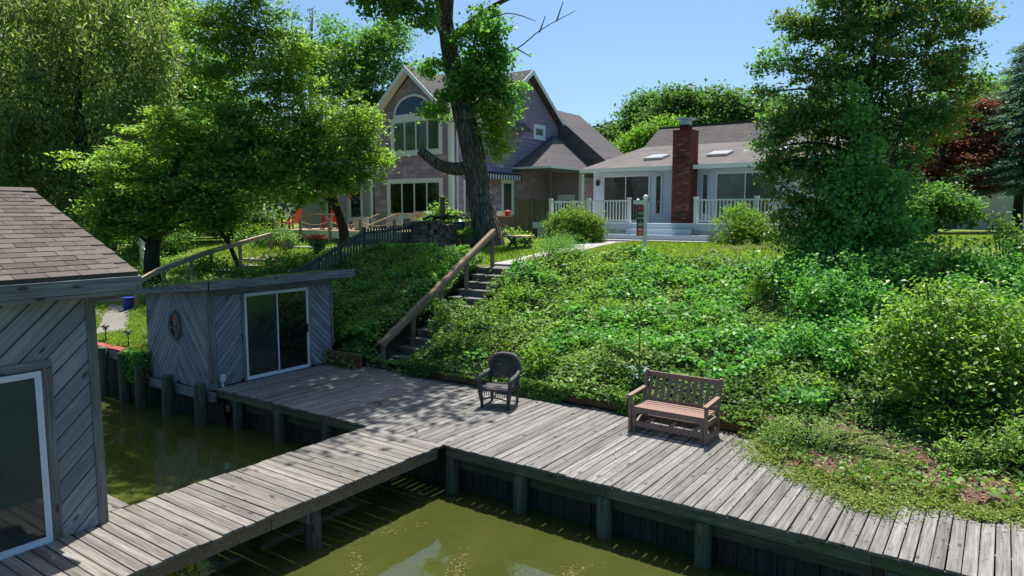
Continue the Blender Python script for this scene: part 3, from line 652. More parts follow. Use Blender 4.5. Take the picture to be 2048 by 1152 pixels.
pb('top_rail', -Wd / 2 + .05, Wd / 2 - .05, .365, .40, .865, .945); pb('bottom_rail', -Wd / 2 + .05, Wd / 2 - .05, .225, .255, .45, .50)
for k in range(11):
    xx = -Wd / 2 + .115 + k * (Wd - .23) / 10
    mb = MB(); mb.prism([(xx - .031, .235, .50), (xx + .031, .235, .50), (xx + .031, .372, .87), (xx - .031, .372, .87)], (0, .018, -.006)); mb.build('back_slat', M['bench'], be, local=True)

ch = thing('wicker_chair', 'dark brown wicker armchair on the boardwalk near the stairs', 'armchair', (-7.98, 10.98, 0), R(16))
def cb(name, mb, sm=True): return mb.build(name, M['wicker'], ch, sm, local=True)
# back: arched rolled frame and woven panel of crossing strands
fr = [(-.29, .22, .50), (-.30, .27, .66), (-.285, .30, .80), (-.22, .325, .91), (-.1, .34, .955), (.1, .34, .955), (.22, .325, .91), (.285, .30, .80), (.30, .27, .66), (.29, .22, .50)]
def smooth(p, n=4):
    p = [Vector(q) for q in p]; out = []
    for i in range(len(p) - 1):
        a, b, c, d = p[max(i - 1, 0)], p[i], p[i + 1], p[min(i + 2, len(p) - 1)]
        for j in range(n):
            t = j / n; out.append(.5 * ((2 * b) + (c - a) * t + (2 * a - 5 * b + 4 * c - d) * t * t + (3 * b - a - 3 * c + d) * t ** 3))
    return out + [p[-1]]
mb = MB(); sp = smooth(fr); mb.tube(sp, [.045 + .005 * (i % 2) for i in range(len(sp))], 10); cb('back_frame', mb)
mb = MB()
for i in range(-26, 27):
    for sg in (1, -1):
        pts = []
        for j in range(13):
            zz = .52 + .4 * j / 12; xx = i * .025 + sg * (j - 6) * .026
            lim = .265 - max(0, (zz - .78)) * .75
            if abs(xx) < lim: pts.append((xx, .225 + .28 * (zz - .52) + (.006 if sg > 0 else -.006) * (1 if (i + j) % 2 else -1), zz))
        if len(pts) > 1: mb.tube(pts, .0085, 4)
cb('back_weave', mb)
mb = MB(); mb.tube([(-.27, .215, .52), (.27, .215, .52)], .022, 8); cb('back_rail', mb)
for s in (-1, 1):
    arm = smooth([(s * .30, .27, .66), (s * .325, .12, .615), (s * .34, -.1, .60), (s * .34, -.24, .595), (s * .335, -.31, .55), (s * .32, -.315, .44)])
    mb = MB(); mb.tube(arm, [.04 + .003 * (i % 2) for i in range(len(arm))], 10); cb('arm', mb)
    mb = MB(); mb.tube([(s * .315, -.30, .50), (s * .30, -.30, .3), (s * .275, -.285, .12), (s * .27, -.28, 0)], [.042, .046, .034, .026], 10); cb('leg', mb)
    mb = MB(); mb.tube([(s * .29, .23, .52), (s * .28, .25, .3), (s * .27, .27, 0)], [.035, .035, .024], 10); cb('leg', mb)
    mb = MB(); mb.tube([(s * .31, .2, .38), (s * .315, -.05, .385), (s * .315, -.28, .39)], .028, 8); cb('seat_rail', mb)
    mb = MB()
    for j in range(8): mb.tube([(s * .325, -.26 + j * .06, .40), (s * .33, -.26 + j * .06 + .02, .60)], .008, 4)
    cb('side_weave', mb)
mb = MB(); mb.prism([(-.30, -.30, .36), (.30, -.30, .36), (.28, .22, .35), (-.28, .22, .35)], (0, 0, .055)); cb('seat', mb, False)
mb = MB()
for j in range(26): mb.tube([(-.29 + j * .0232, -.315, .36), (-.29 + j * .0232 + (.02 if j % 2 else -.02), -.312, .21 + .06 * abs(math.sin(j * math.pi / 12.5)))], .008, 4)
sk = [(-.275 + .55 * i / 12, -.313, .17 + .05 * math.sin(math.pi * i / 12)) for i in range(13)]; mb.tube(sk, .016, 6); mb.tube([(-.30, -.31, .375), (.30, -.31, .375)], .028, 8); cb('skirt', mb)

# ================================================================ white house
wh = thing('white_house', 'low pale blue grey house with brick chimney and white deck railing', 'house', (-9, 30, 2.6))
hx0, hx1, hy, fz = -15.15, -5.2, 28.0, 3.37
mb = MB(); mb.prism([(hx0, hy, 2.5), (hx0, 46, 2.5), (hx0, 46, 5.55), (hx0, 36, 8.15), (hx0, 34, 7.05), (hx0, hy, 5.62)], (hx1 - hx0, 0, 0)); mb.build('wall', M['bluewall'], wh)
FH = (Vector((0, hy - .004, 0)), Vector((1, 0, 0)), Vector((0, 0, 1)), Vector((0, -1, 0)))
patio_door(wh, FH, -14.66, -12.42, fz + .02, 5.40, (M['glasshs'], M['glasshs']), .5)
patio_door(wh, FH, -9.60, -7.2, fz + .02, 5.40, (M['glassb'], M['glasshs']), .5)
def casing(parent, F, u0, u1, v0, v1, w, mat, n=.03, name='casing'):
    mb = MB(); mb.fbox(F, u0 - w, u0, v0, v1, 0, n); mb.fbox(F, u1, u1 + w, v0, v1, 0, n); mb.fbox(F, u0 - w, u1 + w, v1, v1 + w, 0, n); mb.fbox(F, u0 - w, u1 + w, v0 - w, v0, 0, n); return mb.build(name, mat, parent)
for a, b in ((-12.14, -11.94), (-10.11, -9.93)):
    c_ = casing(wh, FH, a, b, 3.75, 5.33, .08, M['bluetrim'], .04, 'side_window'); mb = MB(); mb.fbox(FH, a, b, 3.75, 5.33, .005, .02); mb.build('pane', M['glass'], c_)
for a, b in ((-14.76, -12.34), (-9.70, -7.1)):
    mb = MB(); mb.fbox(FH, a, b, 5.41, 5.5, 0, .045); mb.fbox(FH, a - .02, b + .02, 5.5, 5.54, 0, .06); mb.build('door_head', M['bluetrim'], wh)
for xx, zz in ((-15.0, 5.1),):
    mb = MB(); mb.lathe((xx + .1, hy - .09, zz - .13), [(0, .05), (.02, .08), (.22, .08), (.26, .04)], 12); tag(mb.build('wall_lamp', M['gunmetal']), 'small dark wall lamp beside the left patio door', 'lamp')
# roof in two pitches with overhang
def slab(name, mat, parent, prof, x0, x1):
    mb = MB(); mb.prism([(x0, a, b) for a, b in prof], (x1 - x0, 0, 0)); return mb.build(name, mat, parent)
rxa, rxb = -15.5, -4.85
slab('lower_roof', M['roof_flat'], wh, [(27.45, 5.70), (34.05, 7.16), (34.05, 7.08), (27.45, 5.62)], rxa, rxb)
slab('upper_roof', M['roof_h'], wh, [(34.05, 7.165), (36.0, 8.30), (46.5, 5.6), (46.5, 5.5), (36.0, 8.19), (34.05, 7.07)], rxa, rxb)
mb = MB(); mb.box(rxa - .02, rxb, 35.9, 36.1, 8.28, 8.33); mb.build('ridge_cap', M['roof_h'], wh)
mb = MB(); mb.box(rxa, -11.15, 27.35, 27.449, 5.53, 5.69); mb.box(-10.33, rxb, 27.35, 27.449, 5.53, 5.69); mb.build('gutter', M['white'], wh)
mb = MB(); mb.box(rxa, -11.15, 27.46, 27.99, 5.575, 5.60); mb.box(-10.33, rxb, 27.46, 27.99, 5.575, 5.60); mb.build('soffit', M['bluetrim'], wh)
for yy, xx in ((29.7, -12.9), (29.9, -10.1), (30.2, -7.9)):
    zz = 5.70 + (yy - 27.45) * .2212; F_ = (Vector((xx, yy, zz + .01)), Vector((1, 0, 0)), Vector((0, .9764, .216)), Vector((0, -.216, .9764)))
    mb = MB(); mb.fbox(F_, -.42, .42, -.5, .5, 0, .10); s_ = mb.build('skylight', M['steel'], wh); mb = MB(); mb.fbox(F_, -.37, .37, -.45, .45, .101, .108); mb.build('pane', M['skyglass'], s_)
# chimney of brick
chx0, chx1, chy0, chy1 = -11.12, -10.36, 27.15, 27.98
cm = MB().box(chx0 + .012, chx1 - .012, chy0 + .012, chy1, fz, 7.02).build('chimney', M['mortar'], wh)
bm_ = plank_mesh(.205, .095, .062, M['brick'], .004, 'brick'); bh_ = plank_mesh(.095, .095, .062, M['brick'], .004, 'brick')
zz = fz + .01; r_ = 0; stuff = MB()
while zz < 7.0:
    xx = chx0; first = r_ % 2
    while xx < chx1 - .03:
        L = .098 if (first and xx == chx0) else min(.205, chx1 - xx)
        me = bm_ if L > .15 else bh_
        if not (-10.9 < xx + L / 2 < -10.62 and 3.55 < zz < 3.8): put('brick', me, cm, (xx + L / 2, chy0 + .045 + random.uniform(-.004, .003), zz + .064))
        xx += L + .008
    for side in (0, 1):
        yy = chy0 + .1
        while yy < chy1 - .05:
            L = min(.2, chy1 - yy); 
            if side: stuff.box(chx1 - .09, chx1 + random.uniform(-.003, .003), yy, yy + L, zz, zz + .064)
            else: stuff.box(chx0 + random.uniform(-.003, .003), chx0 + .09, yy, yy + L, zz, zz + .064)
            yy += L + .008
    zz += .0735; r_ += 1
o = stuff.build('side_bricks', M['brick'], cm); o['kind'] = 'stuff'
mb = MB(); mb.prism([(chx0 - .01, chy0 - .01, 7.02), (chx1 + .01, chy0 - .01, 7.02), (chx1 + .01, chy1 + .01, 7.02), (chx0 - .01, chy1 + .01, 7.02)], (0, 0, .06)); mb.box(chx0 + .2, chx1 - .2, chy0 + .2, chy1 - .2, 7.08, 7.3); mb.build('crown_brick', M['brick'], cm)
mb = MB(); mb.box(chx0 + .22, chx1 - .22, chy0 + .22, chy1 - .22, 7.3, 7.5); mb.prism([(chx0 + .06, chy0 + .1, 7.5), (chx1 - .06, chy0 + .1, 7.5), (chx1 - .06, chy1 - .1, 7.5), (chx0 + .06, chy1 - .1, 7.5)], (0, 0, .06)); mb.build('flue_cap', M['steel'], cm)
mb = MB(); mb.box(-10.88, -10.64, chy0 - .005, chy0 + .03, 3.56, 3.8); mb.build('cleanout_door', M['gunmetal'], cm)
mb = MB()
for dx in (-.1, .1): mb.tube([(-10.8 + dx, chy0 - .02, 5.97), (-10.8 + dx * 1.5, chy0 - .15, 5.95)], [.035, .055], 10)
mb.box(-10.87, -10.73, chy0 - .03, chy0 + .01, 5.93, 6.03); tag(mb.build('floodlight', M['gunmetal']), 'twin floodlight on the brick chimney', 'floodlight')
# deck, lattice, steps, apron
dk = thing('house_deck', 'white front deck with baluster railings and wide steps', 'deck', (-11, 26.5, 2.6))
dx0, dx1, dyf = -17.2, -5.3, 26.2
x = dx0
mb = MB(); mb.box(dx0, dx1, dyf, hy - .003, fz - .22, fz - .03); mb.build('deck_frame', M['bluetrim'], dk)
for i in range(12): put('deck_board', plank_mesh(dx1 - dx0, .14, .028, M['white']), dk, ((dx0 + dx1) / 2, dyf + .075 + i * .149, fz))
mb = MB(); mb.box(dx0, -12.52, dyf - .03, dyf - .003, fz - .27, fz - .005); mb.box(-9.78, dx1, dyf - .03, dyf - .003, fz - .27, fz - .005); mb.build('fascia', M['bluetrim'], dk)
def railing(xa, xb, posts, parent):
    for px in posts:
        mb = MB(); mb.box(px - .06, px + .06, dyf - .02, dyf + .1, fz - .2, fz + .97); mb.box(px - .085, px + .085, dyf - .045, dyf + .125, fz + .97, fz + 1.0)
        mb.prism([(px - .07, dyf - .03, fz + 1.0), (px + .07, dyf - .03, fz + 1.0), (px + .07, dyf + .11, fz + 1.0), (px - .07, dyf + .11, fz + 1.0)], (0, 0, .035)); mb.build('rail_post', M['white'], parent)
    mb = MB(); mb.box(xa, xb, dyf, dyf + .08, fz + .88, fz + .935); mb.build('top_rail', M['white'], parent)
    mb = MB(); mb.box(xa, xb, dyf + .02, dyf + .06, fz + .075, fz + .12); mb.build('bottom_rail', M['white'], parent)
    n = int((xb - xa) / .135); bal = plank_mesh(.76, .036, .036, M['white'], 0, 'baluster')
    for i in range(1, n): put('baluster', bal, parent, (xa + (xb - xa) * i / n, dyf + .04, fz + .5), (0, math.pi / 2, 0))
railing(-16.3, -12.55, (-16.3, -14.42, -12.55), dk); railing(-9.75, -5.35, (-9.75, -7.45, -5.4), dk)
mb = MB()      # rail down the left end
mb.box(-16.33, -16.27, dyf + .1, hy + .5, fz + .88, fz + .935); mb.build('side_rail', M['white'], dk)
for i, (a, b, yf, zt) in enumerate(((-12.5, -9.8, 25.9, 3.15), (-12.5, -9.8, 25.58, 3.15 - .0), (-13.45, -9.0, 25.55, 2.93))):
    if i == 1: continue
    mb = MB(); mb.box(a, b, yf, dyf - .032 if i == 0 else 25.899, zt - .22, zt); mb.build('step', M['bluetrim'], dk)
mb = MB(); mb.box(-14.9, -8.9, 24.9, 25.549, 2.6, 2.73); mb.build('apron_step', M['conc'], dk)
def lattice(x0, x1, z0, z1, yy, parent, mat, p=.075, t=.02):
    mb = MB(); F_ = (Vector((0, yy, 0)), Vector((1, 0, 0)), Vector((0, 0, 1)), Vector((0, -1, 0)))
    for sg, n0 in ((1, 0), (-1, .007)):
        c = x0 - (z1 - z0)
        while c < x1 + (z1 - z0):
            q = clip(clip(clip(clip([(c, z0), (c + t * 1.4, z0), (c + t * 1.4 + sg * (z1 - z0), z1), (c + sg * (z1 - z0), z1)], 1, 0, x1), -1, 0, -x0), 0, 1, z1), 0, -1, -z0)
            if area(q) > 1e-5:
                if sg < 0: pass
                mb.prism([(a, yy - n0, b) for a, b in q], (0, -.006, 0))
            c += p
    mb.fbox(F_, x0 - .04, x0, z0, z1, 0, .02); mb.fbox(F_, x1, x1 + .04, z0, z1, 0, .02)
    return mb.build('lattice', mat, parent)
lattice(-16.9, -12.56, 2.72, 3.09, dyf - .01, dk, M['lattice']); lattice(-9.74, -7.6, 2.72, 3.09, dyf - .01, dk, M['lattice'])
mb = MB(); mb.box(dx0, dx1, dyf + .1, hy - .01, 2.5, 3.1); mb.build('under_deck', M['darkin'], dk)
# chair seen through the railing
dc = thing('deck_chair', 'white metal loop back chair on the house deck behind the railing', 'chair', (-7.0, 26.9, fz))
mb = MB(); mb.box(-7.25, -6.75, 26.65, 27.1, fz + .42, fz + .46); mb.build('seat', M['white'], dc)
mb = MB(); mb.tube(smooth([(-7.22, 27.1, fz + .44), (-7.2, 27.18, fz + .75), (-7.0, 27.22, fz + .92), (-6.8, 27.18, fz + .75), (-6.78, 27.1, fz + .44)]), .02, 6); mb.build('backrest', M['white'], dc)
for a in (-7.22, -6.78):
    for b in (26.68, 27.08): mb = MB(); mb.tube([(a, b, fz), (a, b, fz + .43)], .018, 6); mb.build('leg', M['white'], dc)

# ================================================================ sign
sg = thing('yard_sign', 'red and black panel hanging from a white post at the lawn edge', 'sign', (-9.2, 20.4, 2.4))
mb = MB(); mb.box(-9.25, -9.15, 20.35, 20.45, 2.1, 4.26); mb.build('post', M['white'], sg)
mb = MB(); mb.box(-9.27, -9.13, 20.33, 20.47, 4.26, 4.29); mb.lathe((-9.2, 20.4, 4.29), [(0, .068), (.03, .062), (.05, .035), (.06, .005)], 16); mb.build('post_cap', M['white'], sg)
mb = MB(); mb.box(-9.235, -9.165, 19.6, 20.35, 4.05, 4.17); mb.build('arm', M['white'], sg)
mb = MB(); mb.lathe((-9.2, 19.85, 4.17), [(0, .05), (.03, .045), (.05, .01)], 12); mb.build('arm_finial', M['white'], sg)
mb = MB(); mb.box(-9.21, -9.19, 19.80, 20.26, 3.08, 4.0); pn = mb.build('panel', M['signblack'], sg)
mb = MB(); mb.box(-9.189, -9.187, 19.80, 20.26, 3.88, 3.98); mb.box(-9.189, -9.187, 19.80, 20.26, 3.08, 3.35); mb.build('red_band', M['signred'], pn)
def text(s, size, loc, mat, parent, rot=(math.pi / 2, 0, math.pi / 2), name='lettering'):
    cu = bpy.data.curves.new(name, 'FONT'); cu.body = s; cu.size = size; cu.align_x = 'CENTER'; cu.extrude = .001
    o = bpy.data.objects.new('tmp', cu); COL.objects.link(o); bpy.context.view_layer.update()
    me = bpy.data.meshes.new_from_object(o.evaluated_get(bpy.context.evaluated_depsgraph_get())); bpy.data.objects.remove(o)
    me.materials.clear(); me.materials.append(mat); return put(name, me, parent, loc, rot)
for s_, z_, sz in (('Michele', 3.74, .12), ('Hammond', 3.60, .105), ('443-555', 3.25, .085)): 
    if s_[0] != '4': text(s_, sz, (-9.1865, 20.03, z_), M['signwhite'], pn)
mb = MB()
def dashes(z_, h, y0, y1, seg):
    yy = y0
    while yy < y1: w_ = random.uniform(.6, 1.3) * seg; mb.box(-9.1868, -9.1858, yy, min(yy + w_, y1), z_, z_ + h); yy += w_ + seg * .35
dashes(3.52, .022, 20.01, 20.05, .04); dashes(3.46, .02, 19.86, 20.2, .022); dashes(3.39, .022, 19.96, 20.2, .03); dashes(3.42, .022, 19.96, 20.2, .03); dashes(3.25, .05, 19.88, 20.18, .04); dashes(3.18, .018, 19.84, 20.22, .025); dashes(3.12, .016, 19.9, 20.16, .025)
mb.box(-9.1868, -9.1858, 19.87, 19.93, 3.385, 3.45); mb.build('small_print', M['signwhite'], pn)

# ================================================================ mauve house
ph_ = thing('mauve_house', 'two storey mauve shingled house with arched window and white trim', 'house', (-27, 32, 2.5))
gx0, gx1, gy, gz0 = -28.95, -23.4, 28.0, 2.4
mb = MB()
mb.prism([(gx0, gy, gz0), (gx1, gy, gz0), (gx1, gy, 8.75), (-26.05, gy, 11.08), (gx0, gy, 8.75)], (0, 6, 0))
mb.prism([(gx1 - .01, 30.6, gz0), (gx1 - .01, 39.5, gz0), (gx1 - .01, 39.5, 8.3), (gx1 - .01, 34.9, 11.75), (gx1 - .01, 30.4, 8.4)], (-13.5, 0, 0))
mb.build('wall_core', M['mauve'], ph_)
FP = (Vector((0, gy, 0)), Vector((1, 0, 0)), Vector((0, 0, 1)), Vector((0, -1, 0)))
FQ = (Vector((gx1, 0, 0)), Vector((0, 1, 0)), Vector((0, 0, 1)), Vector((1, 0, 0)))
camp = Vector((0, 0, 3.8)); cand = []
def shingles(F, regions, rh=.225, wmin=.34, wmax=.62):
    o, u, v, n = F
    for reg in regions:
        z0, z1 = min(p[1] for p in reg), max(p[1] for p in reg); k = math.floor(z0 / rh)
        while k * rh < z1:
            band = clip(clip(reg, 0, 1, (k + 1) * rh), 0, -1, -k * rh)
            if area(band) > .004:
                a, b = min(p[0] for p in band), max(p[0] for p in band); rr = random.Random(k * 77 + int(a * 10)); s = a - rr.uniform(0, .3)
                while s < b:
                    w_ = rr.uniform(wmin, wmax); q = clip(clip(band, 1, 0, s + w_ - .012), -1, 0, -s)
                    if area(q) > .003:
                        c = o + u * (s + w_ / 2) + v * ((k + .5) * rh); d = c - camp
                        cand.append((area(q) * abs(d.normalized().dot(n)) / d.length_squared, F, q, k * rh, rh))
                    s += w_
            k += 1
# front gable: split around the window groups
wl0, wl1, wz0, wz1 = -27.95, -23.95, 3.5, 5.6
ul0, ul1, uz0, uz1 = -27.6, -23.95, 6.85, 8.82
shingles(FP, [[(gx0, gz0), (wl0, gz0), (wl0, 5.6), (gx0, 5.6)], [(wl1, gz0), (gx1, gz0), (gx1, 5.6), (wl1, 5.6)], [(gx0, 5.6), (gx1, 5.6), (gx1, 6.85), (gx0, 6.85)],
              [(gx0, 6.85), (ul0, 6.85), (ul0, 8.8), (gx0, 8.8)], [(ul1, 6.85), (gx1, 6.85), (gx1, 8.75), (ul1, 8.75)],
              [(gx0, 8.8), (-27.3, 8.8), (-27.3, 10.09), (gx0, 8.8)], [(-24.68, 8.8), (gx1, 8.75), (-24.68, 9.8)], [(-27.3, 9.95), (-24.68, 9.8), (-26.05, 11.08)]])
shingles(FQ, [[(28, gz0), (30.6, gz0), (30.6, 8.6), (28, 8.6)], [(30.6, gz0), (33.6, gz0), (33.6, 10.8), (30.6, 8.5)], [(33.6, 5.9), (39.5, 5.9), (39.5, 8.3), (34.9, 11.75), (33.6, 10.8)], [(33.6, gz0), (36.9, gz0), (36.9, 5.9), (33.6, 5.9)]])
cand.sort(key=lambda c: -c[0]); rest = MB()
for i, (s_, F, q, zb, rh) in enumerate(cand):
    o, u, v, n = F
    fr_ = lambda p: .045 - .033 * (p[1] - zb) / rh
    mbx = MB() if i < 298 else rest; cu_ = sum(p[0] for p in q) / len(q); cv = sum(p[1] for p in q) / len(q)
    org = o + u * cu_ + v * cv if i < 298 else Vector((0, 0, 0))
    outer = [o + u * p[0] + v * p[1] + n * fr_(p) - org for p in q]; inner = [o + u * p[0] + v * p[1] + n * .001 - org for p in q]
    k = len(q); nb = len(mbx.v); mbx.v += [tuple(p) for p in inner + outer]; mbx.f.append(tuple(range(nb + k, nb + 2 * k))); mbx.m.append(0)
    for a in range(k): b = (a + 1) % k; mbx.f.append((nb + a, nb + b, nb + k + b, nb + k + a)); mbx.m.append(0)
    if i < 298:
        put('wall_shingle', mbx.mesh('wall_shingle', M['mauve']), ph_, org)
o = rest.build('wall_shingle_field', M['mauve'], ph_); o['kind'] = 'stuff'
def window(parent, F, u0, u1, v0, v1, n, gl, tw=.14, ft=.06, name='window', mat='white', sill=True):
    mb = MB(); mb.fbox(F, u0, u0 + tw, v0, v1, 0, .08); mb.fbox(F, u1 - tw, u1, v0, v1, 0, .08); mb.fbox(F, u0 + tw, u1 - tw, v1 - tw, v1, 0, .08); mb.fbox(F, u0 + tw, u1 - tw, v0, v0 + tw, 0, .08)
    if sill: mb.fbox(F, u0 - .04, u1 + .04, v0 - .05, v0 - .002, 0, .11)
    w_ = mb.build(name, M[mat], parent); a0, a1 = u0 + tw, u1 - tw; pw = (a1 - a0) / n
    for i in range(n):
        mb = MB(); p0, p1 = a0 + i * pw, a0 + (i + 1) * pw
        mb.fbox(F, p0, p0 + ft, v0 + tw, v1 - tw, .006, .065); mb.fbox(F, p1 - ft, p1, v0 + tw, v1 - tw, .006, .065); mb.fbox(F, p0 + ft, p1 - ft, v1 - tw - ft, v1 - tw, .006, .065); mb.fbox(F, p0 + ft, p1 - ft, v0 + tw, v0 + tw + ft, .006, .065)
        mb.build('sash', M['alu'], w_)
        mb = MB(); mb.fbox(F, p0 + ft, p1 - ft, v0 + tw + ft, v1 - tw - ft, .004, .05); mb.build('pane', gl[i % len(gl)], w_)
    return w_
window(ph_, FP, wl0, wl1, wz0, wz1, 4, [M['glass']], .2, .05)
window(ph_, FP, ul0, ul1, uz0, uz1, 4, [M['glassb'], M['glassb'], M['glassb'], M['glassg']], .2, .05)
# arched window above
ac, aw, az = -25.99, 1.22, 9.0; N = 24
outer = [(ac + (aw + .13) * math.cos(math.pi * i / N), az + (1.0) * math.sin(math.pi * i / N) * 1.0) for i in range(N + 1)]
inner = [(ac + aw * math.cos(math.pi * i / N), az + .88 * math.sin(math.pi * i / N)) for i in range(N + 1)]
mb = MB()
for i in range(N):
    q = [outer[i], outer[i + 1], inner[i + 1], inner[i]]; mb.prism([(p[0], gy - .001, p[1]) for p in q], (0, -.08, 0))
mb.fbox(FP, ac - aw - .15, ac + aw + .15, az - .18, az - .001, 0, .085); aw_ = mb.build('arched_window', M['white'], ph_)
mb = MB(); mb.prism([(p[0], gy - .002, p[1]) for p in inner], (0, -.055, 0)); mb.build('pane', M['glass'], aw_)
window(ph_, FQ, 35.6, 36.85, 8.2, 9.05, 1, [M['glassg']], .16, .08)
window(ph_, FQ, 32.3, 33.5, 3.7, 5.65, 1, [M['glassg']], .16, .06)
mb = MB(); mb.fbox(FP, gx1 - .16, gx1 + .0, gz0, 8.7, .0, .07); mb.fbox(FQ, 27.93, 28.16, gz0, 8.7, .0, .07); mb.build('corner_board', M['white'], ph_)
mb = MB(); mb.tube([(gx1 + .12, 28.35, 8.55), (gx1 + .1, 28.35, 8.3), (gx1 + .1, 28.35, 2.6)], .05, 8); mb.build('downspout', M['white'], ph_)
mb = MB(); mb.tube([(-29.3, 27.9, 8.4), (-29.1, 27.9, 5.5), (-29.1, 27.9, 2.6)], .05, 8); mb.build('downspout', M['white'], ph_)
mb = MB(); mb.fbox(FQ, 28.9, 29.05, gz0, 5.5, 0, .075); mb.fbox(FQ, 30.5, 30.65, gz0, 5.5, 0, .075); mb.fbox(FQ, 29.05, 30.5, 5.35, 5.5, 0, .075); sdoor = mb.build('side_door', M['white'], ph_); mb = MB(); mb.fbox(FQ, 29.05, 30.5, gz0, 5.35, .003, .055); mb.build('pane', M['glass'], sdoor)
# gable roofs
def gable(name, along, a0, a1, lo, hi, ze, zr, mid, mat, t=.09):
    """two pitches; ridge along axis ALONG from a0 to a1, eaves at LO / HI"""
    for e in (lo, hi):
        pr = [(e, ze), (mid, zr), (mid, zr - t), (e, ze - t)]
        mb = MB()
        if along == 'y': mb.prism([(p, a0, q) for p, q in pr], (0, a1 - a0, 0))
        else: mb.prism([(a0, p, q) for p, q in pr], (a1 - a0, 0, 0))
        mb.build('roof', mat, ph_)
gable('roof', 'y', 27.45, 34.7, -29.3, -22.82, 8.5, 11.4, -26.05, M['roof_p'])
gable('roof', 'x', -37.2, -22.95, 29.9, 39.9, 8.25, 12.05, 34.9, M['roof_n'])
def barge(axis, pos, lo, hi, ze, zr, mid, w=.2, t=.05):
    mb = MB()
    for e in (lo, hi):
        pr = [(e, ze - .01), (mid, zr - .01), (mid, zr - w - .08), (e, ze - w - .03)]
        if axis == 'y': mb.prism([(p, pos, q) for p, q in pr], (0, -t, 0))
        else: mb.prism([(pos, p, q) for p, q in pr], (t, 0, 0))
    mb.build('bargeboard', M['white'], ph_)
barge('y', 27.448, -29.3, -22.82, 8.5, 11.4, -26.05); barge('x', -22.948, 29.9, 39.9, 8.25, 12.05, 34.9)
mb = MB(); mb.prism([(-23.35, 27.46, 8.28), (-22.95, 27.46, 8.28), (-22.95, 27.46, 8.5), (-23.35, 27.46, 8.8)], (0, 3.0, 0)); mb.build('eave_return', M['white'], ph_)
mb = MB(); mb.box(-23.39, -22.98, 30.25, 31.3, 8.02, 8.16); mb.build('eave_return', M['white'], ph_)
# soffit under the front overhang
mb = MB()
for s in (1, -1):
    e = -26.05 + s * 3.22; mb.prism([(e, 27.45, 8.4), (-26.05, 27.45, 11.3), (-26.05, 27.45, 11.27), (e, 27.45, 8.37)], (0, .54, 0))
mb.build('soffit', M['white'], ph_)
# hipped porch roof on the side wall
ex_, y0_, y1_, ze_, za_ = -20.75, 33.4, 42.6, 6.38, 8.62
mb = MB(); A, B, C_, D_ = (gx1, y0_, ze_), (ex_, y0_, ze_), (ex_, y1_, ze_), (gx1, y1_, ze_); T = (gx1, 37.9, za_)
mb.poly([A, B, T]); mb.poly([B, C_, T]); mb.poly([C_, D_, T]); mb.poly([D_, C_, B, A]); mb.build('porch_roof', M['roof_n'], ph_)
mb = MB(); mb.box(gx1 + .03, ex_ - .02, y0_ + .02, y0_ + .14, ze_ - .3, ze_ - .012); mb.box(ex_ - .14, ex_ - .02, y0_ + .14, y1_, ze_ - .3, ze_ - .012); mb.build('porch_beam', M['fence2'], ph_)
mb = MB(); mb.box(gx1 + .03, ex_ + .07, y0_ - .08, y0_ + .015, ze_ - .12, ze_ - .005); mb.box(ex_ - .018, ex_ + .075, y0_ + .015, y1_, ze_ - .12, ze_ - .005); mb.build('gutter', M['white'], ph_)
mb = MB(); mb.box(ex_ - .17, ex_ - .04, y0_ + .03, y0_ + .16, 2.5, ze_ - .3); mb.build('porch_post', M['fence2'], ph_)
mb = MB(); mb.box(gx1, ex_ - .1, 37.0, 37.15, 2.5, ze_ - .05); mb.build('porch_wall', M['mauve'], ph_)
FD = (Vector((0, 36.99, 0)), Vector((1, 0, 0)), Vector((0, 0, 1)), Vector((0, -1, 0)))
dd = casing(ph_, FD, -22.35, -21.4, 2.6, 4.75, .12, M['white'], .04, 'porch_door'); mb = MB(); mb.fbox(FD, -22.35, -21.4, 2.6, 4.75, .002, .02); mb.build('leaf', M['white'], dd); mb = MB(); mb.fbox(FD, -22.15, -21.6, 3.6, 4.55, .021, .03); mb.build('pane', M['glass'], dd)
mb = MB(); mb.box(ex_ - .22, ex_ - .02, 36.9, 37.2, 2.5, ze_ - .3); mb.build('porch_column', M['white'], ph_)
# rear wing with long slope falling to the right
mb = MB(); mb.prism([(-24.2, 38.4, 10.38), (-19.4, 38.4, 6.45), (-19.4, 38.4, 6.2), (-24.2, 38.4, 6.2)], (0, 4.2, 0)); mb.build('rear_roof', M['roof_n'], ph_)
mb = MB(); mb.box(-24.5, -20.9, 42.62, 44, 2.4, 6.15); mb.build('rear_wall', M['mauve'], ph_)
# striped awning under the upper storey
aw = thing('awning', 'short striped navy and white awning on the mauve side wall', 'awning', (gx1, 31.5, 5.9))
mb = MB(); mb.prism([(gx1 + .03, 29.3, 6.02), (gx1 + .75, 29.3, 5.92), (gx1 + .75, 29.3, 5.86), (gx1 + .03, 29.3, 5.96)], (0, 4.0, 0)); mb.build('roll', M['navy'], aw)
n = 32
for i in range(n):
    a = 29.3 + 4.0 * i / n; mb = MB(); mb.box(gx1 + .745, gx1 + .755, a + .001, a + 4.0 / n - .001, 5.6, 5.858); mb.build('stripe', M['navy'] if i % 2 else M['cloth'], aw)
mb = MB(); mb.lathe((-23.75, 27.85, 5.75), [(0, .05), (.05, .09), (.18, .09), (.24, .05)], 12); tag(mb.build('security_light', M['white']), 'white security light beside the lower window group', 'light')
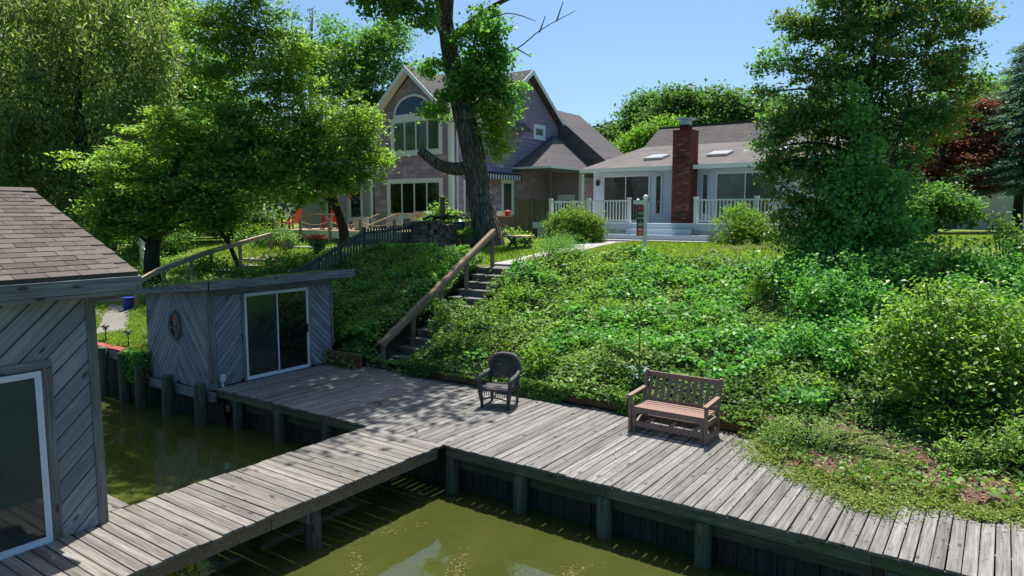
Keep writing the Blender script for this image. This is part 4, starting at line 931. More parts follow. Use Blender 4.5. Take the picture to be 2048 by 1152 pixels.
# left wing: wall, three tall windows, low white roof
mb = MB(); mb.box(-38, gx0, 30.0, 36, gz0, 6.4); mb.build('wing_wall', M['mauve'], ph_)
FL = (Vector((0, 30.0, 0)), Vector((1, 0, 0)), Vector((0, 0, 1)), Vector((0, -1, 0)))
for a in (-31.4, -33.3, -35.4): window(ph_, FL, a, a + 1.25, 3.3, 5.5, 1, [M['glass']], .14, .06)
mb = MB(); mb.prism([(-38.4, 29.3, 6.3), (-38.4, 31.5, 7.2), (-38.4, 31.5, 7.1), (-38.4, 29.3, 6.2)], (9.4, 0, 0)); mb.build('wing_roof', M['roof_flat'], ph_)
mb = MB(); mb.box(-38.4, -29.5, 29.2, 29.298, 6.1, 6.3); mb.build('gutter', M['white'], ph_)

# ================================================================ neighbour's two-level wooden deck
nd = thing('neighbour_deck', 'low mint fronted deck with rope railing behind the left trees', 'deck', (-24, 23, 2.2))
mb = MB(); mb.box(-28.7, -20.3, 21.0, 21.04, 2.66, 2.97); mb.build('fascia', M['palegreen'], nd)
for i in range(26): put('deck_board', plank_mesh(8.4, .14, .03, M['newwood']), nd, (-24.5, 21.07 + i * .15, 3.0))
lattice(-28.4, -20.6, 2.25, 2.66, 21.1, nd, M['slatgrey'], .11, .025)
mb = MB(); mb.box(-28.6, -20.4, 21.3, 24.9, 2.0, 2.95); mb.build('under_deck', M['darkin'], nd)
for px in (-28.2, -26.35, -24.55, -22.7, -21.0): put('skirt_post', plank_mesh(.7, .12, .1, M['palegreen']), nd, (px, 21.06, 2.5), (0, math.pi / 2, 0))
pts = []
for px in (-28.6, -26.6, -24.6, -22.6, -20.6):
    mb = MB(); mb.box(px - .06, px + .06, 20.93, 20.997, 2.5, 3.5); mb.build('rope_post', M['newwood_z'], nd); pts.append(px)
for a, b in zip(pts, pts[1:]):
    for zt in (3.4, 3.18):
        mb = MB(); mb.tube([(a + (b - a) * t / 8, 20.96, zt - .16 * (1 - (t / 4 - 1) ** 2)) for t in range(9)], .018, 6); mb.build('rope', M['newwood_z'], nd)
ud = thing('upper_deck', 'tan rail deck in front of the lower mauve house windows', 'deck', (-22, 25, 2.6))
mb = MB(); mb.box(-23.8, -18.4, 24.3, 28, 2.6, 2.9); mb.build('platform', M['newwood'], ud)
for a, b in ((-23.7, -21.2), (-21.2, -18.5)): put('top_rail', plank_mesh(b - a - .02, .14, .04, M['newwood']), ud, ((a + b) / 2, 24.3, 3.77))
for px in (-23.7, -22.4, -21.2, -19.9, -18.5): mb = MB(); mb.box(px - .05, px + .05, 24.26, 24.35, 2.6, 3.73); mb.build('post', M['newwood_z'], ud)
for xo in (-24.9, -23.75):
    mb = MB(); mb.bar((xo, 24.3, 3.72), (xo - .75, 23.2, 3.2), .12, .05); mb.build('stair_rail', M['newwood'], ud)
    mb = MB(); mb.box(xo - .8, xo - .7, 23.12, 23.22, 2.4, 3.18); mb.build('post', M['newwood_z'], ud)
gc = thing('covered_grill', 'grill under a grey cover on the upper deck', 'grill', (-22.6, 24.9, 2.9))
mb = MB(); mb.prism([(-23.2, 24.7, 2.9), (-22.0, 24.7, 2.9), (-22.0, 24.7, 3.6), (-22.25, 24.7, 3.85), (-22.95, 24.7, 3.85), (-23.2, 24.7, 3.6)], (0, .6, 0)); mb.build('cover', M['cover'], gc)
# red chairs, table, flag
def adiron(loc, rz, label):
    t = thing('red_chair', label, 'chair', loc, rz, 'red chairs on the neighbour deck'); f = lambda n, mb: mb.build(n, M['red'], t, local=True)
    mb = MB(); mb.prism([(-.28, -.3, .36), (.28, -.3, .36), (.28, .25, .28), (-.28, .25, .28)], (0, 0, .03)); f('seat', mb)
    for k in range(5): mb = MB(); mb.prism([(-.26 + k * .105, .25, .28), (-.26 + k * .105 + .095, .25, .28), (-.26 + k * .105 + .095, .5, 1.0 - .03 * abs(k - 2)), (-.26 + k * .105, .5, 1.0 - .03 * abs(k - 2))], (0, .02, 0)); f('back_slat', mb)
    for s in (-.33, .33): mb = MB(); mb.box(s - .06, s + .06, -.35, .35, .55, .58); f('armrest', mb); mb = MB(); mb.box(s - .03, s + .03, -.33, -.25, 0, .55); f('leg', mb); mb = MB(); mb.box(s - .03, s + .03, .28, .34, 0, .55); f('leg', mb)
adiron((-26.3, 22.6, 3.0), .5, 'red slat back chair behind the patio table'); adiron((-28.9, 22.2, 2.98), -1.2, 'red slat back chair at the left end of the deck')
tb = thing('patio_table', 'wooden patio table on the rope railed deck', 'table', (-25.6, 21.9, 3.0))
mb = MB(); mb.box(-26.9, -25.2, 21.6, 22.4, 3.68, 3.73); mb.build('table_top', M['newwood'], tb)
for a in (-26.8, -25.3):
    for b in (21.68, 22.32): mb = MB(); mb.box(a - .035, a + .035, b - .035, b + .035, 3.0, 3.68); mb.build('leg', M['newwood_z'], tb)
for px in (-23.7, -21.6):
    t = thing('barrel_planter', 'grey barrel planter on the deck %s' % ('left of the slim trunk' if px < -23 else 'right of the slim trunk'), 'planter', (px, 22.0, 3.0)); mb = MB(); mb.lathe((px, 22.0, 3.0), [(0, .28), (.3, .36), (.6, .34), (.6, .29), (.52, .27)], 18); mb.build('tub', M['cover'], t)
fl = thing('red_flag', 'long red flag hanging on a pole at the deck', 'flag', (-26.2, 23.5, 3.0)); mb = MB(); mb.tube([(-26.2, 23.5, 3.0), (-26.2, 23.5, 5.9)], .02, 6); mb.build('pole', M['steel'], fl)
mb = MB(); mb.prism([(-26.18, 23.5, 5.8), (-25.95, 23.45, 5.7), (-25.9, 23.5, 5.1), (-25.98, 23.48, 4.4), (-26.18, 23.5, 4.5)], (0, .012, 0)); mb.build('cloth', M['red'], fl)

# ================================================================ fences
fe = thing('picket_fence', 'dark weathered slat fence stepping down the bank beside the shed', 'fence', (-17.7, 17, 2))
fx = -17.75
tops = [(13.6, 2.02), (15.5, 2.76), (16.6, 3.24), (19.0, 3.40), (24.0, 3.50)]
bots = [(13.6, 1.3), (15.5, 1.95), (16.6, 2.28), (19.0, 2.36), (24.0, 2.5)]
ft = lambda yy: float(np.interp(yy, *zip(*tops))); fb = lambda yy: float(np.interp(yy, *zip(*bots)))
yy = 13.7
while yy < 23.9:
    a, b = fb(yy) + .06, ft(yy) + random.uniform(-.03, .02); L = round((b - a) / .05) * .05
    put('slat', plank_mesh(L, .09, .02, M['fence_l'], 0, 'slat'), fe, (fx + .03, yy, a + L / 2), (0, -math.pi / 2, random.uniform(-.03, .03)))
    yy += .133
for (ya, yb_) in ((13.6, 15.5), (15.5, 16.6), (16.6, 19.0), (19.0, 24.0)):
    for fr_ in (.18, .85):
        mb = MB(); mb.bar((fx - .02, ya, fb(ya) + (ft(ya) - fb(ya)) * fr_), (fx - .02, yb_, fb(yb_) + (ft(yb_) - fb(yb_)) * fr_), .04, .09); mb.build('rail', M['fence'], fe)
for yy in (13.62, 15.5, 16.6, 19.0, 21.5, 23.95):
    mb = MB(); mb.box(fx - .05, fx + .05, yy - .05, yy + .05, fb(yy) - .3, ft(yy) + .06); mb.build('post', M['fence'], fe)
tf = thing('board_fence', 'tall brown grey board fence between the two houses', 'fence', (-17.5, 26.3, 2.6))
xx = -18.15
while xx < -16.45: put('board', plank_mesh(1.58, .125, .022, M['fence2l'], 0, 'board'), tf, (xx + .065, 26.25, 3.55), (math.pi / 2, -math.pi / 2, 0)); xx += .131
mb = MB(); mb.box(-18.2, -16.4, 26.2, 26.34, 4.345, 4.39); mb.build('cap_rail', M['fence2'], tf)
for px in (-18.2, -17.3, -16.45): mb = MB(); mb.box(px - .05, px + .05, 26.28, 26.38, 2.5, 4.44); mb.build('post', M['fence2'], tf)
lf = thing('low_fence', 'low slat fence with a shelf under the side window', 'fence', (-19, 26.2, 2.6))
xx = -21.0
while xx < -18.25: put('slat', plank_mesh(.95, .07, .02, M['fence2l'], 0, 'slat'), lf, (xx + .05, 26.2, 3.12), (math.pi / 2, -math.pi / 2, 0)); xx += .115
mb = MB(); mb.box(-21.0, -18.22, 26.1, 26.32, 3.6, 3.64); mb.build('shelf', M['newwood'], lf)
for nm, lab, cx_, w_, h_, mt, ct in (('crate', 'dark navy crate on the fence shelf', -19.55, .4, .2, 'navy', 'crate'), ('box', 'white lidded box on the fence shelf', -19.05, .45, .2, 'white', 'box'), ('canister', 'red canister on the fence shelf', -18.6, .28, .3, 'red', 'canister')):
    t = thing(nm, lab, ct, (cx_, 26.2, 3.64)); mb = MB()
    if nm == 'canister': mb.lathe((cx_, 26.2, 3.641), [(0, .13), (.22, .14), (.27, .08), (.31, .08)], 14); mb.build('body', M[mt], t)
    else:
        mb.prism([(cx_ - w_ / 2 + .03, 26.1, 3.641), (cx_ + w_ / 2 - .03, 26.1, 3.641), (cx_ + w_ / 2, 26.1, 3.641 + h_), (cx_ - w_ / 2, 26.1, 3.641 + h_)], (0, .22, 0)); mb.build('body', M[mt], t)
        mb = MB(); mb.box(cx_ - w_ / 2 - .02, cx_ + w_ / 2 + .02, 26.08, 26.34, 3.642 + h_, 3.67 + h_); mb.build('lid', M['black' if nm == 'crate' else 'white'], t)
# ================================================================ wood pile, post, pots, stool table
wp = thing('woodpile', 'stack of split dark firewood against the slat fence', 'woodpile', (-17.3, 20, 2.4))
lm = []
for i in range(5):
    mb = MB(); k = 7; r0 = [random.uniform(.75, 1.15) for _ in range(k)]
    a = [(-.24, .105 * r0[j] * math.cos(2 * math.pi * j / k), .1 * r0[j] * math.sin(2 * math.pi * j / k)) for j in range(k)]
    mb.prism(a, (.48, 0, 0)); lm.append(mb.mesh('log', M['log']))
for r_ in range(7):
    nlog = 11 - (r_ > 4) - (r_ > 5) * 3
    for c_ in range(nlog):
        put('log', random.choice(lm), wp, (-17.35 + random.uniform(-.09, .09), 18.85 + c_ * .19 + (r_ % 2) * .09 + random.uniform(-.03, .03), 2.47 + r_ * .155), (random.uniform(0, 6), random.uniform(-.1, .1), random.uniform(-.2, .2)))
for i in range(6): mb = MB(); a = Vector((-17.3 + random.uniform(-.2, .2), 18.9 + i * .3, 3.55)); mb.tube(smooth([a, a + Vector((.1, .35, .12)), a + Vector((.05, .8, .02)), a + Vector((.2, 1.1, .16))]), [.04 - .001 * j for j in range(13)], 6); mb.build('branch', M['bark2'], wp)
po = thing('capped_post', 'square dark post with flat cap beside the woodpile', 'post', (-18.1, 21.1, 2.5)); mb = MB(); mb.box(-18.17, -18.03, 21.03, 21.17, 2.4, 4.35); mb.build('shaft', M['fence2'], po); mb = MB(); mb.box(-18.22, -17.98, 20.98, 21.22, 4.352, 4.40); mb.build('cap', M['fence2'], po)
ur = thing('lidded_urn', 'dark teal lidded urn on the fence beside the woodpile', 'urn', (-17.4, 21.3, 3.2)); mb = MB(); mb.lathe((-17.4, 21.3, 3.05), [(0, .14), (.1, .22), (.28, .24), (.36, .2)], 18); mb.build('bowl', M['teal'], ur, True); mb = MB(); mb.lathe((-17.4, 21.3, 3.412), [(0, .24), (.05, .2), (.09, .05), (.13, .03)], 18); mb.build('lid', M['teal'], ur, True)
pp = thing('mossy_planter', 'mossy clay planter with bright green top beside the woodpile', 'planter', (-16.7, 21.0, 2.4)); mb = MB(); mb.lathe((-16.7, 21.0, 2.42), [(0, .24), (.3, .32), (.5, .34), (.52, .36), (.56, .36), (.56, .3), (.5, .28)], 18); mb.build('pot', M['terracotta'], pp, True)
tt = thing('garden_table', 'small plank table with crossed legs on the lawn by the big trunk', 'table', (-14.6, 21.3, 2.4)); tg = gz(-14.6, 21.3)
mb = MB(); mb.lathe((-14.6, 21.3, tg + .42), [(0, .55), (.05, .56), (.06, .5)], 14); mb.build('table_top', M['newwood'], tt)
for s in (-.33, .33):
    mb = MB(); mb.bar((-14.6 + s - .0, 21.0, tg), (-14.6 + s, 21.6, tg + .42), .07, .05, (1, 0, 0)); mb.bar((-14.54 + s, 21.6, tg), (-14.54 + s, 21.0, tg + .42), .07, .05, (1, 0, 0)); mb.build('crossed_leg', M['fence2'], tt)
# stone edging, buckets, lamps, terrace slabs, left handrails
bk = thing('blue_bucket', 'blue plastic bucket at the end of the gravel path', 'bucket', (-22.9, 11.2, .7)); zg = gz(-22.9, 11.2); mb = MB(); mb.lathe((-22.9, 11.2, zg), [(0, .14), (.36, .18), (.37, .195), (.39, .195), (.39, .17)], 18); mb.build('pail', M['blue'], bk, True); mb = MB(); mb.tube(smooth([(-23.08, 11.2, zg + .37), (-22.9, 11.05, zg + .28), (-22.72, 11.2, zg + .37)]), .008, 5); mb.build('handle', M['steel'], bk)
for i, (lx, ly, lab) in enumerate(((-19.6, 8.95, 'left path lamp at the lawn edge beside the boathouse'), (-18.3, 8.9, 'right path lamp on the lawn behind the red capped bulkhead'))):
    zg = gz(lx, ly); t = thing('path_lamp', lab, 'lamp', (lx, ly, zg), 0, 'path lamps along the bulkhead'); mb = MB(); mb.tube([(lx, ly, zg), (lx, ly, zg + .3)], .015, 6); mb.build('stake', M['gunmetal'], t); mb = MB(); mb.lathe((lx, ly, zg + .3), [(0, .05), (.08, .055)], 10); mb.build('lens', M['cover'], t); mb = MB(); mb.lathe((lx, ly, zg + .381), [(0, .11), (.03, .09), (.06, .02)], 12); mb.build('lamp_shade', M['gunmetal'], t)
for i, (x0_, y0_, x1_, y1_, zz) in enumerate(((-26.1, 15.6, -24.4, 16.9, 1.55), (-25.2, 16.5, -23.9, 17.3, 1.72), (-25.7, 17.2, -23.6, 18.3, 1.92), (-25.0, 18.3, -22.4, 19.2, 2.16), (-25.2, 19.3, -23.0, 20.2, 2.34))):
    mb = MB(); mb.box(x0_, x1_, y0_, y1_, zz - .14, zz); tag(mb.build('stone_step', M['stone']), ['lowest', 'second lowest', 'middle', 'second highest', 'topmost'][i] + ' stone slab step behind the shed roof', 'step', 'stone steps up the left slope')
lr = thing('slope_handrail', 'sloping old handrail on posts up the left slope behind the shed', 'handrail', (-24, 14, 1.5))
rp = [Vector((-20.3, 10.1, 1.38)), Vector((-20.9, 10.9, 1.72)), Vector((-24.0, 14.7, 2.28)), Vector((-26.6, 18.6, 2.95))]
rp = [Vector((-22.6, 11.2, 1.55)), Vector((-22.7, 12.1, 1.95)), Vector((-24.1, 14.9, 2.42)), Vector((-25.3, 18.4, 2.93))]
for a, b in zip(rp, rp[1:]): mb = MB(); mb.bar(a, b, .13, .045); mb.build('top_rail', M['newwood'], lr); mb = MB(); mb.bar(a + Vector((.05, 0, -.09)), b + Vector((.05, 0, -.09)), .04, .1); mb.build('side_rail', M['newwood'], lr)
for q in (rp[0].lerp(rp[1], .15), rp[1].lerp(rp[2], .1), rp[1].lerp(rp[2], .6), rp[2], rp[2].lerp(rp[3], .45), rp[3]):
    zb = gz(q.x, q.y) - .1; mb = MB(); mb.box(q.x - .05, q.x + .05, q.y - .05, q.y + .05, zb, q.z - .03); mb.build('post', M['newwood_z'], lr)
ww = thing('white_railing', 'short white railing at the far left slope', 'railing', (-30, 15, 1.6))
for q in ((-31.2, 16.0, 2.2), (-29.6, 15.6, 1.9)): mb = MB(); mb.box(q[0] - .08, q[0] + .08, q[1] - .08, q[1] + .08, 1.2, q[2] + .45); mb.build('post', M['white'], ww)
for dz in (.3, -.1): mb = MB(); mb.bar((-32.6, 16.5, 2.55 + dz), (-29.6, 15.6, 1.95 + dz), .06, .1); mb.build('rail', M['white'], ww)
# small far building on the right
fb_ = thing('grey_outbuilding', 'pale grey outbuilding behind the blue spruce', 'outbuilding', (-1, 58, 2.7))
mb = MB(); mb.prism([(-4.5, 58, 2.5), (6, 58, 2.5), (6, 58, 5.4), (.75, 58, 7.2), (-4.5, 58, 5.4)], (0, 8, 0)); mb.build('wall', M['palewall'], fb_)
mb = MB(); mb.prism([(-5, 57.6, 5.3), (.75, 57.6, 7.35), (6.5, 57.6, 5.3), (6.5, 57.6, 5.2), (.75, 57.6, 7.22), (-5, 57.6, 5.2)], (0, 8.8, 0)); mb.build('roof', M['roof_h'], fb_)
mb = MB(); mb.box(-4.0, -2.7, 57.95, 57.995, 2.6, 4.7); mb.build('door', M['fence2'], fb_)

# ================================================================ leaves, trees, plants
def leaf_quads(P, size, aspect=.55, up=.6, fold=.12, droop=0.):
    n = len(P); size = np.broadcast_to(size, (n,)).astype(float)[:, None]
    nr = rng.normal(size=(n, 3)); nr[:, 2] += up * 2.2; nr /= np.linalg.norm(nr, axis=1, keepdims=True)
    t = rng.normal(size=(n, 3)); t[:, 2] -= droop; t -= nr * (t * nr).sum(1, keepdims=True); t /= np.linalg.norm(t, axis=1, keepdims=True) + 1e-9
    b = np.cross(nr, t); hw = size * aspect * .5; hl = size * .5
    mid = P - t * hl * .12
    V_ = np.stack([P - t * hl, mid + b * hw + nr * size * fold, P + t * hl, mid - b * hw + nr * size * fold], 1).reshape(-1, 3)
    F_ = np.arange(4 * n).reshape(n, 4); return V_, F_
def leaves(name, P, size, mat, parent=None, **kw):
    V_, F_ = leaf_quads(np.asarray(P, float), size, **kw)
    off = np.array(wl(parent)); return put(name, npmesh(name, V_ - off, F_, M[mat]), parent, tuple(off))
def crown_pts(lobes, n, ncl, cr, zs=.8, flat=.55, shell=.45):
    """leaf places: twig clusters spread through the lobes, uneven and with gaps"""
    lb = np.array(lobes); w_ = lb[:, 3] ** 2.2; w_ /= w_.sum(); idx = rng.choice(len(lb), ncl, p=w_)
    d = rng.normal(size=(ncl, 3)); d /= np.linalg.norm(d, axis=1, keepdims=True); r = rng.random(ncl) ** shell * (1 + .22 * rng.normal(size=ncl))
    ncl = len(r); C_ = lb[idx, :3] + d * (r * lb[idx, 3])[:, None] * np.array([1, 1, zs])
    cw = rng.random(ncl) ** 1.8 + .06; cw /= cw.sum(); ci = rng.choice(ncl, n, p=cw)
    P_ = C_[ci] + rng.normal(size=(n, 3)) * cr * np.array([1, 1, flat]) * (.3 + 1.0 * cw[ci] / cw.max())[:, None] * 1.15
    return P_, C_, idx, lb
def tree(name, label, base, trunk, lobes, n, size, mat, bark='bark2', ncl=None, cr=.35, zs=.8, flat=.55, limbs=True, ntw=90, cat='tree', group=None, sides=10, ripple=0., aspect=.55, up=.5, droop=0., limb_r=.35, shell=.45):
    t = thing(name, label, cat, base, 0, group)
    P_, C_, idx, lb = crown_pts(lobes, n, ncl or max(30, n // 60), cr, zs, flat, shell)
    if trunk:
        mb = MB(); tp = [Vector(q[:3]) for q in trunk]; tr = [q[3] for q in trunk]
        sp = smooth(tp, 5); rr = list(np.interp(np.linspace(0, len(tp) - 1, len(sp)), range(len(tp)), tr)); mb.tube(sp, rr, sides, True, ripple)
        if limbs:
            for k, q in enumerate(lb):
                c = Vector(q[:3]); best = min(range(len(sp)), key=lambda i: (sp[i] - c).length + (3. if sp[i].z > c.z - .15 * (sp[i] - c).length else 0)); a = sp[best]
                r0 = max(.02, min(rr[best] * limb_r, .05 + .02 * (c - a).length)); m_ = a.lerp(c, .5) + Vector((random.uniform(-.15, .15), random.uniform(-.15, .15), .12 * (c - a).length))
                mb.tube(smooth([a, m_, c], 3), list(np.linspace(r0, .02, 7)), 5)
            for k in rng.choice(len(C_), min(ntw, len(C_)), replace=False):
                c = Vector(C_[k]); a = Vector(lb[idx[k], :3]); a = a.lerp(c, .1)
                mb.tube([a, a.lerp(c, .55) + Vector((random.uniform(-.1, .1), random.uniform(-.1, .1), .08)), c], [.022, .014, .006], 3, False)
        mb.build('trunk', M[bark], t, True)
    leaves('crown', P_, size * (.6 + .8 * rng.random(len(P_))), mat, t, aspect=aspect, up=up, droop=droop)
    return t
# ---- big maple behind the stairs
mz = gz(-16.3, 21.6)
mt = thing('maple_tree', 'big furrowed maple trunk with cut limb and leafy shoots between the houses', 'tree', (-16.3, 21.6, mz))
mb = MB(); tp = [Vector(q) for q in ((-16.25, 21.6, mz - .2), (-16.3, 21.6, mz + .35), (-16.45, 21.6, mz + 1.2), (-16.72, 21.6, 4.8), (-16.95, 21.55, 6.2), (-17.32, 21.5, 7.6), (-17.62, 21.45, 8.8), (-17.95, 21.4, 10.2), (-18.2, 21.3, 12.2), (-18.0, 20.8, 14.5))]
sp = smooth(tp, 5); rr = list(np.interp(np.linspace(0, 9, len(sp)), range(10), [.72, .58, .50, .45, .43, .42, .36, .32, .27, .2]))
n0 = len(mb.v); mb.tube(sp, rr, 30, True)
for i in range(n0, len(mb.v)):      # vertical ribs of the bark
    j = (i - n0) % 30; c = sp[(i - n0) // 30]; p = Vector(mb.v[i]); d = p - c
    mb.v[i] = tuple(c + d * (1 + .05 * math.sin(j * 2.1 + .5 * math.sin((i - n0) // 30 * .9)) + .025 * random.uniform(-1, 1)))
for pts, r0, r1 in (([(-16.9, 21.5, 5.55), (-17.25, 20.9, 5.45), (-17.6, 20.3, 5.6), (-17.95, 19.68, 6.1)], .30, .17),
                    ([(-17.3, 21.5, 7.5), (-16.9, 21.75, 8.6), (-16.4, 22.0, 9.2)], .24, .13), ([(-17.2, 21.5, 7.3), (-16.6, 21.9, 8.2), (-16.2, 22.15, 9.0)], .2, .12),
                    ([(-18, 21.3, 11), (-16.8, 20.3, 13), (-15, 18.6, 14.2), (-13.2, 16.2, 14.6)], .24, .05), ([(-18, 21.2, 11.5), (-17.6, 19, 13.2), (-16.6, 16.5, 14), (-15.5, 13.5, 14)], .22, .05),
                    ([(-16.6, 16.5, 14), (-15.8, 13.5, 14), (-14.4, 11, 13.5)], .09, .03), ([(-18.1, 21, 13), (-20, 19.5, 14.5), (-21.5, 18, 15.3)], .2, .05), ([(-17.95, 21.4, 10.4), (-16.4, 22.2, 11.6), (-14.6, 23.2, 12.4)], .15, .04), ([(-17.9, 21.4, 10.0), (-17.3, 19.2, 11.3), (-16.9, 17.6, 11.3)], .1, .03)):
    q = smooth(pts, 6); mb.tube(q, list(np.linspace(r0, r1, len(q))), 12, True, .04)
mb.build('trunk', M['bark'], mt, True)
mb = MB()
for pts in ([(-16.6, 22.0, 9.6), (-15.6, 22.6, 10.0), (-14.8, 23.1, 10.7), (-13.8, 23.9, 11.4)], [(-14.9, 23.1, 10.6), (-14.7, 23.2, 11.2)], [(-16.9, 21.8, 10.9), (-15.9, 22.4, 11.3), (-15.0, 23.0, 11.0)], [(-15.6, 22.6, 10.0), (-15.2, 23.0, 9.7)], [(-14.4, 23.5, 11.0), (-14.1, 23.5, 11.7)]):
    q = smooth(pts, 4); mb.tube(q, list(np.linspace(.035, .012, len(q))), 5)
mb.build('dead_branch', M['twig'], mt)
lob = [(-16.9,21.5,8.9,.95),(-16.5,22.0,9.6,1.0),(-17.7,20.9,8.1,.6),(-16.5,21.9,8.5,.95),(-16.2,22.1,7.6,.5),(-16.8,21.6,10.4,.9),(-16.6,22.1,11.0,.7),(-18.3,20.8,7.6,.55),(-15.7,22.4,7.9,.45),(-16.2,22.3,9.7,.5),(-18.4,20.9,9.4,.5),(-18.8,20.4,8.6,.35),(-15.5,22.5,8.5,.3),(-17.2,20.7,8.2,.6),(-17.5,16.9,10.7,.57),(-16.7,17.4,10.5,.7),(-16.0,17.9,10.3,.6),(-17.8,16.7,11.2,.8),(-16.7,17.5,11.3,.9)]
P_, C_, _, _ = crown_pts(lob, 13500, 300, .2, .85, .7)
o = leaves('crown', P_, .15 * (.7 + .7 * rng.random(len(P_))), 'maple', mt, aspect=.75, up=.6, droop=.5)
P_, C_, _, _ = crown_pts([(-15.95,21.7,6.9,.65),(-16.1,21.6,7.5,.5),(-15.9,21.8,6.2,.5)], 2600, 70, .2, .9, .8)
leaves('young_shoots', P_, .12 * (.7 + .7 * rng.random(len(P_))), 'maple2', mt, aspect=.75, up=.6, droop=.4)
P_, C_, _, _ = crown_pts([(-15.5,17.5,13.6,2.6),(-13.0,15.2,13.6,2.2),(-17.5,17.5,14.2,2.6),(-15.6,13.6,13.4,2.2),(-13.2,12.8,13.0,1.7),(-18.5,20.5,15.5,2.8),(-20.8,18.5,15.0,2.4),(-17.2,14.8,13.6,2.0),(-18.8,15.2,14,1.8),(-14.9,11.4,13.2,1.6),(-16.2,10.6,13.6,1.9),(-16.9,12.4,13.6,1.9),(-14.2,13,13,1.5)], 34000, 620, .5, .6, .5)
leaves('upper_crown', P_, .2 * (.7 + .6 * rng.random(len(P_))), 'maple', mt, aspect=.8, up=.8)
# ---- trees on the left
tree('weeping_tree', 'tall olive leaved tree with drooping sprays behind the boathouse roof', (-31.5, 14.5, gz(-31.5, 14.5)), [(-31.5, 14.5, 1., .35), (-31.6, 14.5, 3.5, .28), (-32.3, 14.3, 6.5, .22), (-32.6, 14.4, 9, .14), (-32.4, 14.6, 11, .07)],
     [(-34.6,13.4,9.9,2.3),(-32.7,14.8,10.5,2.3),(-30.9,15.9,9.4,2.1),(-33.9,13.5,7.3,2.3),(-32.0,14.9,7.3,2.1),(-34.7,12.8,5.6,1.9),(-30.5,16.4,10.9,1.9),(-32.7,14.1,5.4,1.9),(-36.3,12.1,8.6,2.3),(-30.2,16,7.5,1.6),(-33.6,14,12.6,2.3),(-35.8,12.6,11.8,2.2),(-31.2,15.6,12.6,1.9),(-32.5,14.2,3.7,1.6),(-34.5,13,3.9,1.6),(-30.4,15.6,4.6,1.3)], 46000, .26, 'willow', ncl=520, cr=.3, flat=2.0, aspect=.26, up=-.1, droop=1.6, ntw=150)
tree('layered_tree', 'dark leaved tree with thick leaning trunk and flat layered branches beside the shed', (-26.4, 13.9, gz(-26.4, 13.9)), [(-26.4, 13.9, .8, .34), (-26.4, 13.9, 2.2, .27), (-25.9, 14.1, 4.0, .2), (-25.3, 14.4, 5.5, .12), (-25.2, 14.6, 7, .06)],
     [(-26.9,13.3,5.6,1.30),(-25.6,14.1,4.8,1.45),(-24.2,15.0,4.3,1.3),(-26.0,13.7,3.9,1.0),(-24.9,14.8,6.1,1.30),(-23.4,15.7,5.2,1.11),(-27.1,13.0,4.0,.9),(-23.9,15.3,3.5,.6),(-25.6,14.4,7.0,1.1),(-27.6,13.1,3.1,.7),(-26.6,14.4,3.2,.7),(-25.2,15.0,3.2,.55),(-27.2,13.0,3.3,.8),(-25.9,13.9,3.0,.6)], 38000, .155, 'fine', ncl=560, cr=.27, flat=.3, aspect=.5, up=1.0, ntw=130)
tree('leaning_tree', 'thin dark leaning tree beside the stone steps', (-24.3, 16.2, gz(-24.3, 16.2)), [(-24.2, 16.2, 1.4, .10), (-24.5, 15.9, 2.6, .08), (-24.6, 15.3, 3.6, .06), (-24.3, 14.8, 4.2, .03)], [(-23.2,14.7,4.0,.5),(-23.9,14.6,3.8,.5),(-22.6,15.2,4.2,.45)], 2600, .14, 'fine', ncl=90, cr=.25, flat=.35, up=1., ntw=30)
tree('cherry_tree', 'slim dark trunked tree with wide airy crown in front of the mauve house', (-22.9, 20.3, gz(-22.9, 20.3)), [(-22.9, 20.3, 2.0, .26), (-22.75, 20.1, 3.2, .2), (-22.9, 19.6, 4.8, .17), (-23.2, 19, 6.8, .14), (-23.4, 18.4, 8.8, .10), (-24, 17.6, 11, .05)],
     [(-24.0,17.3,10.8,1.5),(-25.0,16.4,9.5,1.5),(-23.2,17.5,8.7,1.7),(-24.4,16.5,7.3,1.5),(-22.2,18.1,7.0,1.5),(-20.9,19.0,7.5,1.1),(-23.0,17.3,5.6,1.5),(-21.6,18.2,5.0,1.3),(-20.4,19.2,6.2,.8),(-21.0,18.7,5.6,1.1),(-22.7,18.1,10.0,.9),(-19.8,19.6,5.8,.55),(-25.6,16.2,11.0,1.35),(-24.4,17.2,12.7,1.5),(-23.9,16.7,6.4,1.3),(-22.4,17.9,6.2,1.2),(-24.6,16.2,5.6,1.1),(-21.8,18.1,5.0,.8),(-21.0,18.7,4.8,.7),(-22.4,17.7,4.5,.75),(-20.3,19.3,5.2,.5),(-20.2,19.3,6.8,.6)], 60000, .15, 'fine', ncl=980, cr=.26, flat=.45, aspect=.5, up=.7, ntw=220, limb_r=.5)
tree('tall_tree', 'pale green tree rising behind the left gable of the mauve house', (-36, 34, 2.5), [(-36, 34, 2.5, .4), (-36, 33.5, 8, .3), (-35.6, 33.3, 12, .18), (-35, 33.5, 15, .07)],
     [(-35.9,32.7,13.8,2.5),(-34.3,33.9,14.7,1.9),(-36.8,31.7,11.8,2.5),(-34.7,33.2,11.5,2.2),(-33.1,34.5,12.8,1.4),(-38.0,31.1,13.4,1.6),(-33.8,34.4,15.7,1.1),(-36,33,8.5,2.2)], 22000, .24, 'mid', ncl=420, cr=.42, flat=.6, ntw=120)
mb = MB(); q = smooth([(-38.5, 31.5, 10), (-38.4, 31.6, 14), (-38.3, 31.7, 17.2)], 5); mb.tube(q, list(np.linspace(.16, .03, len(q))), 6)
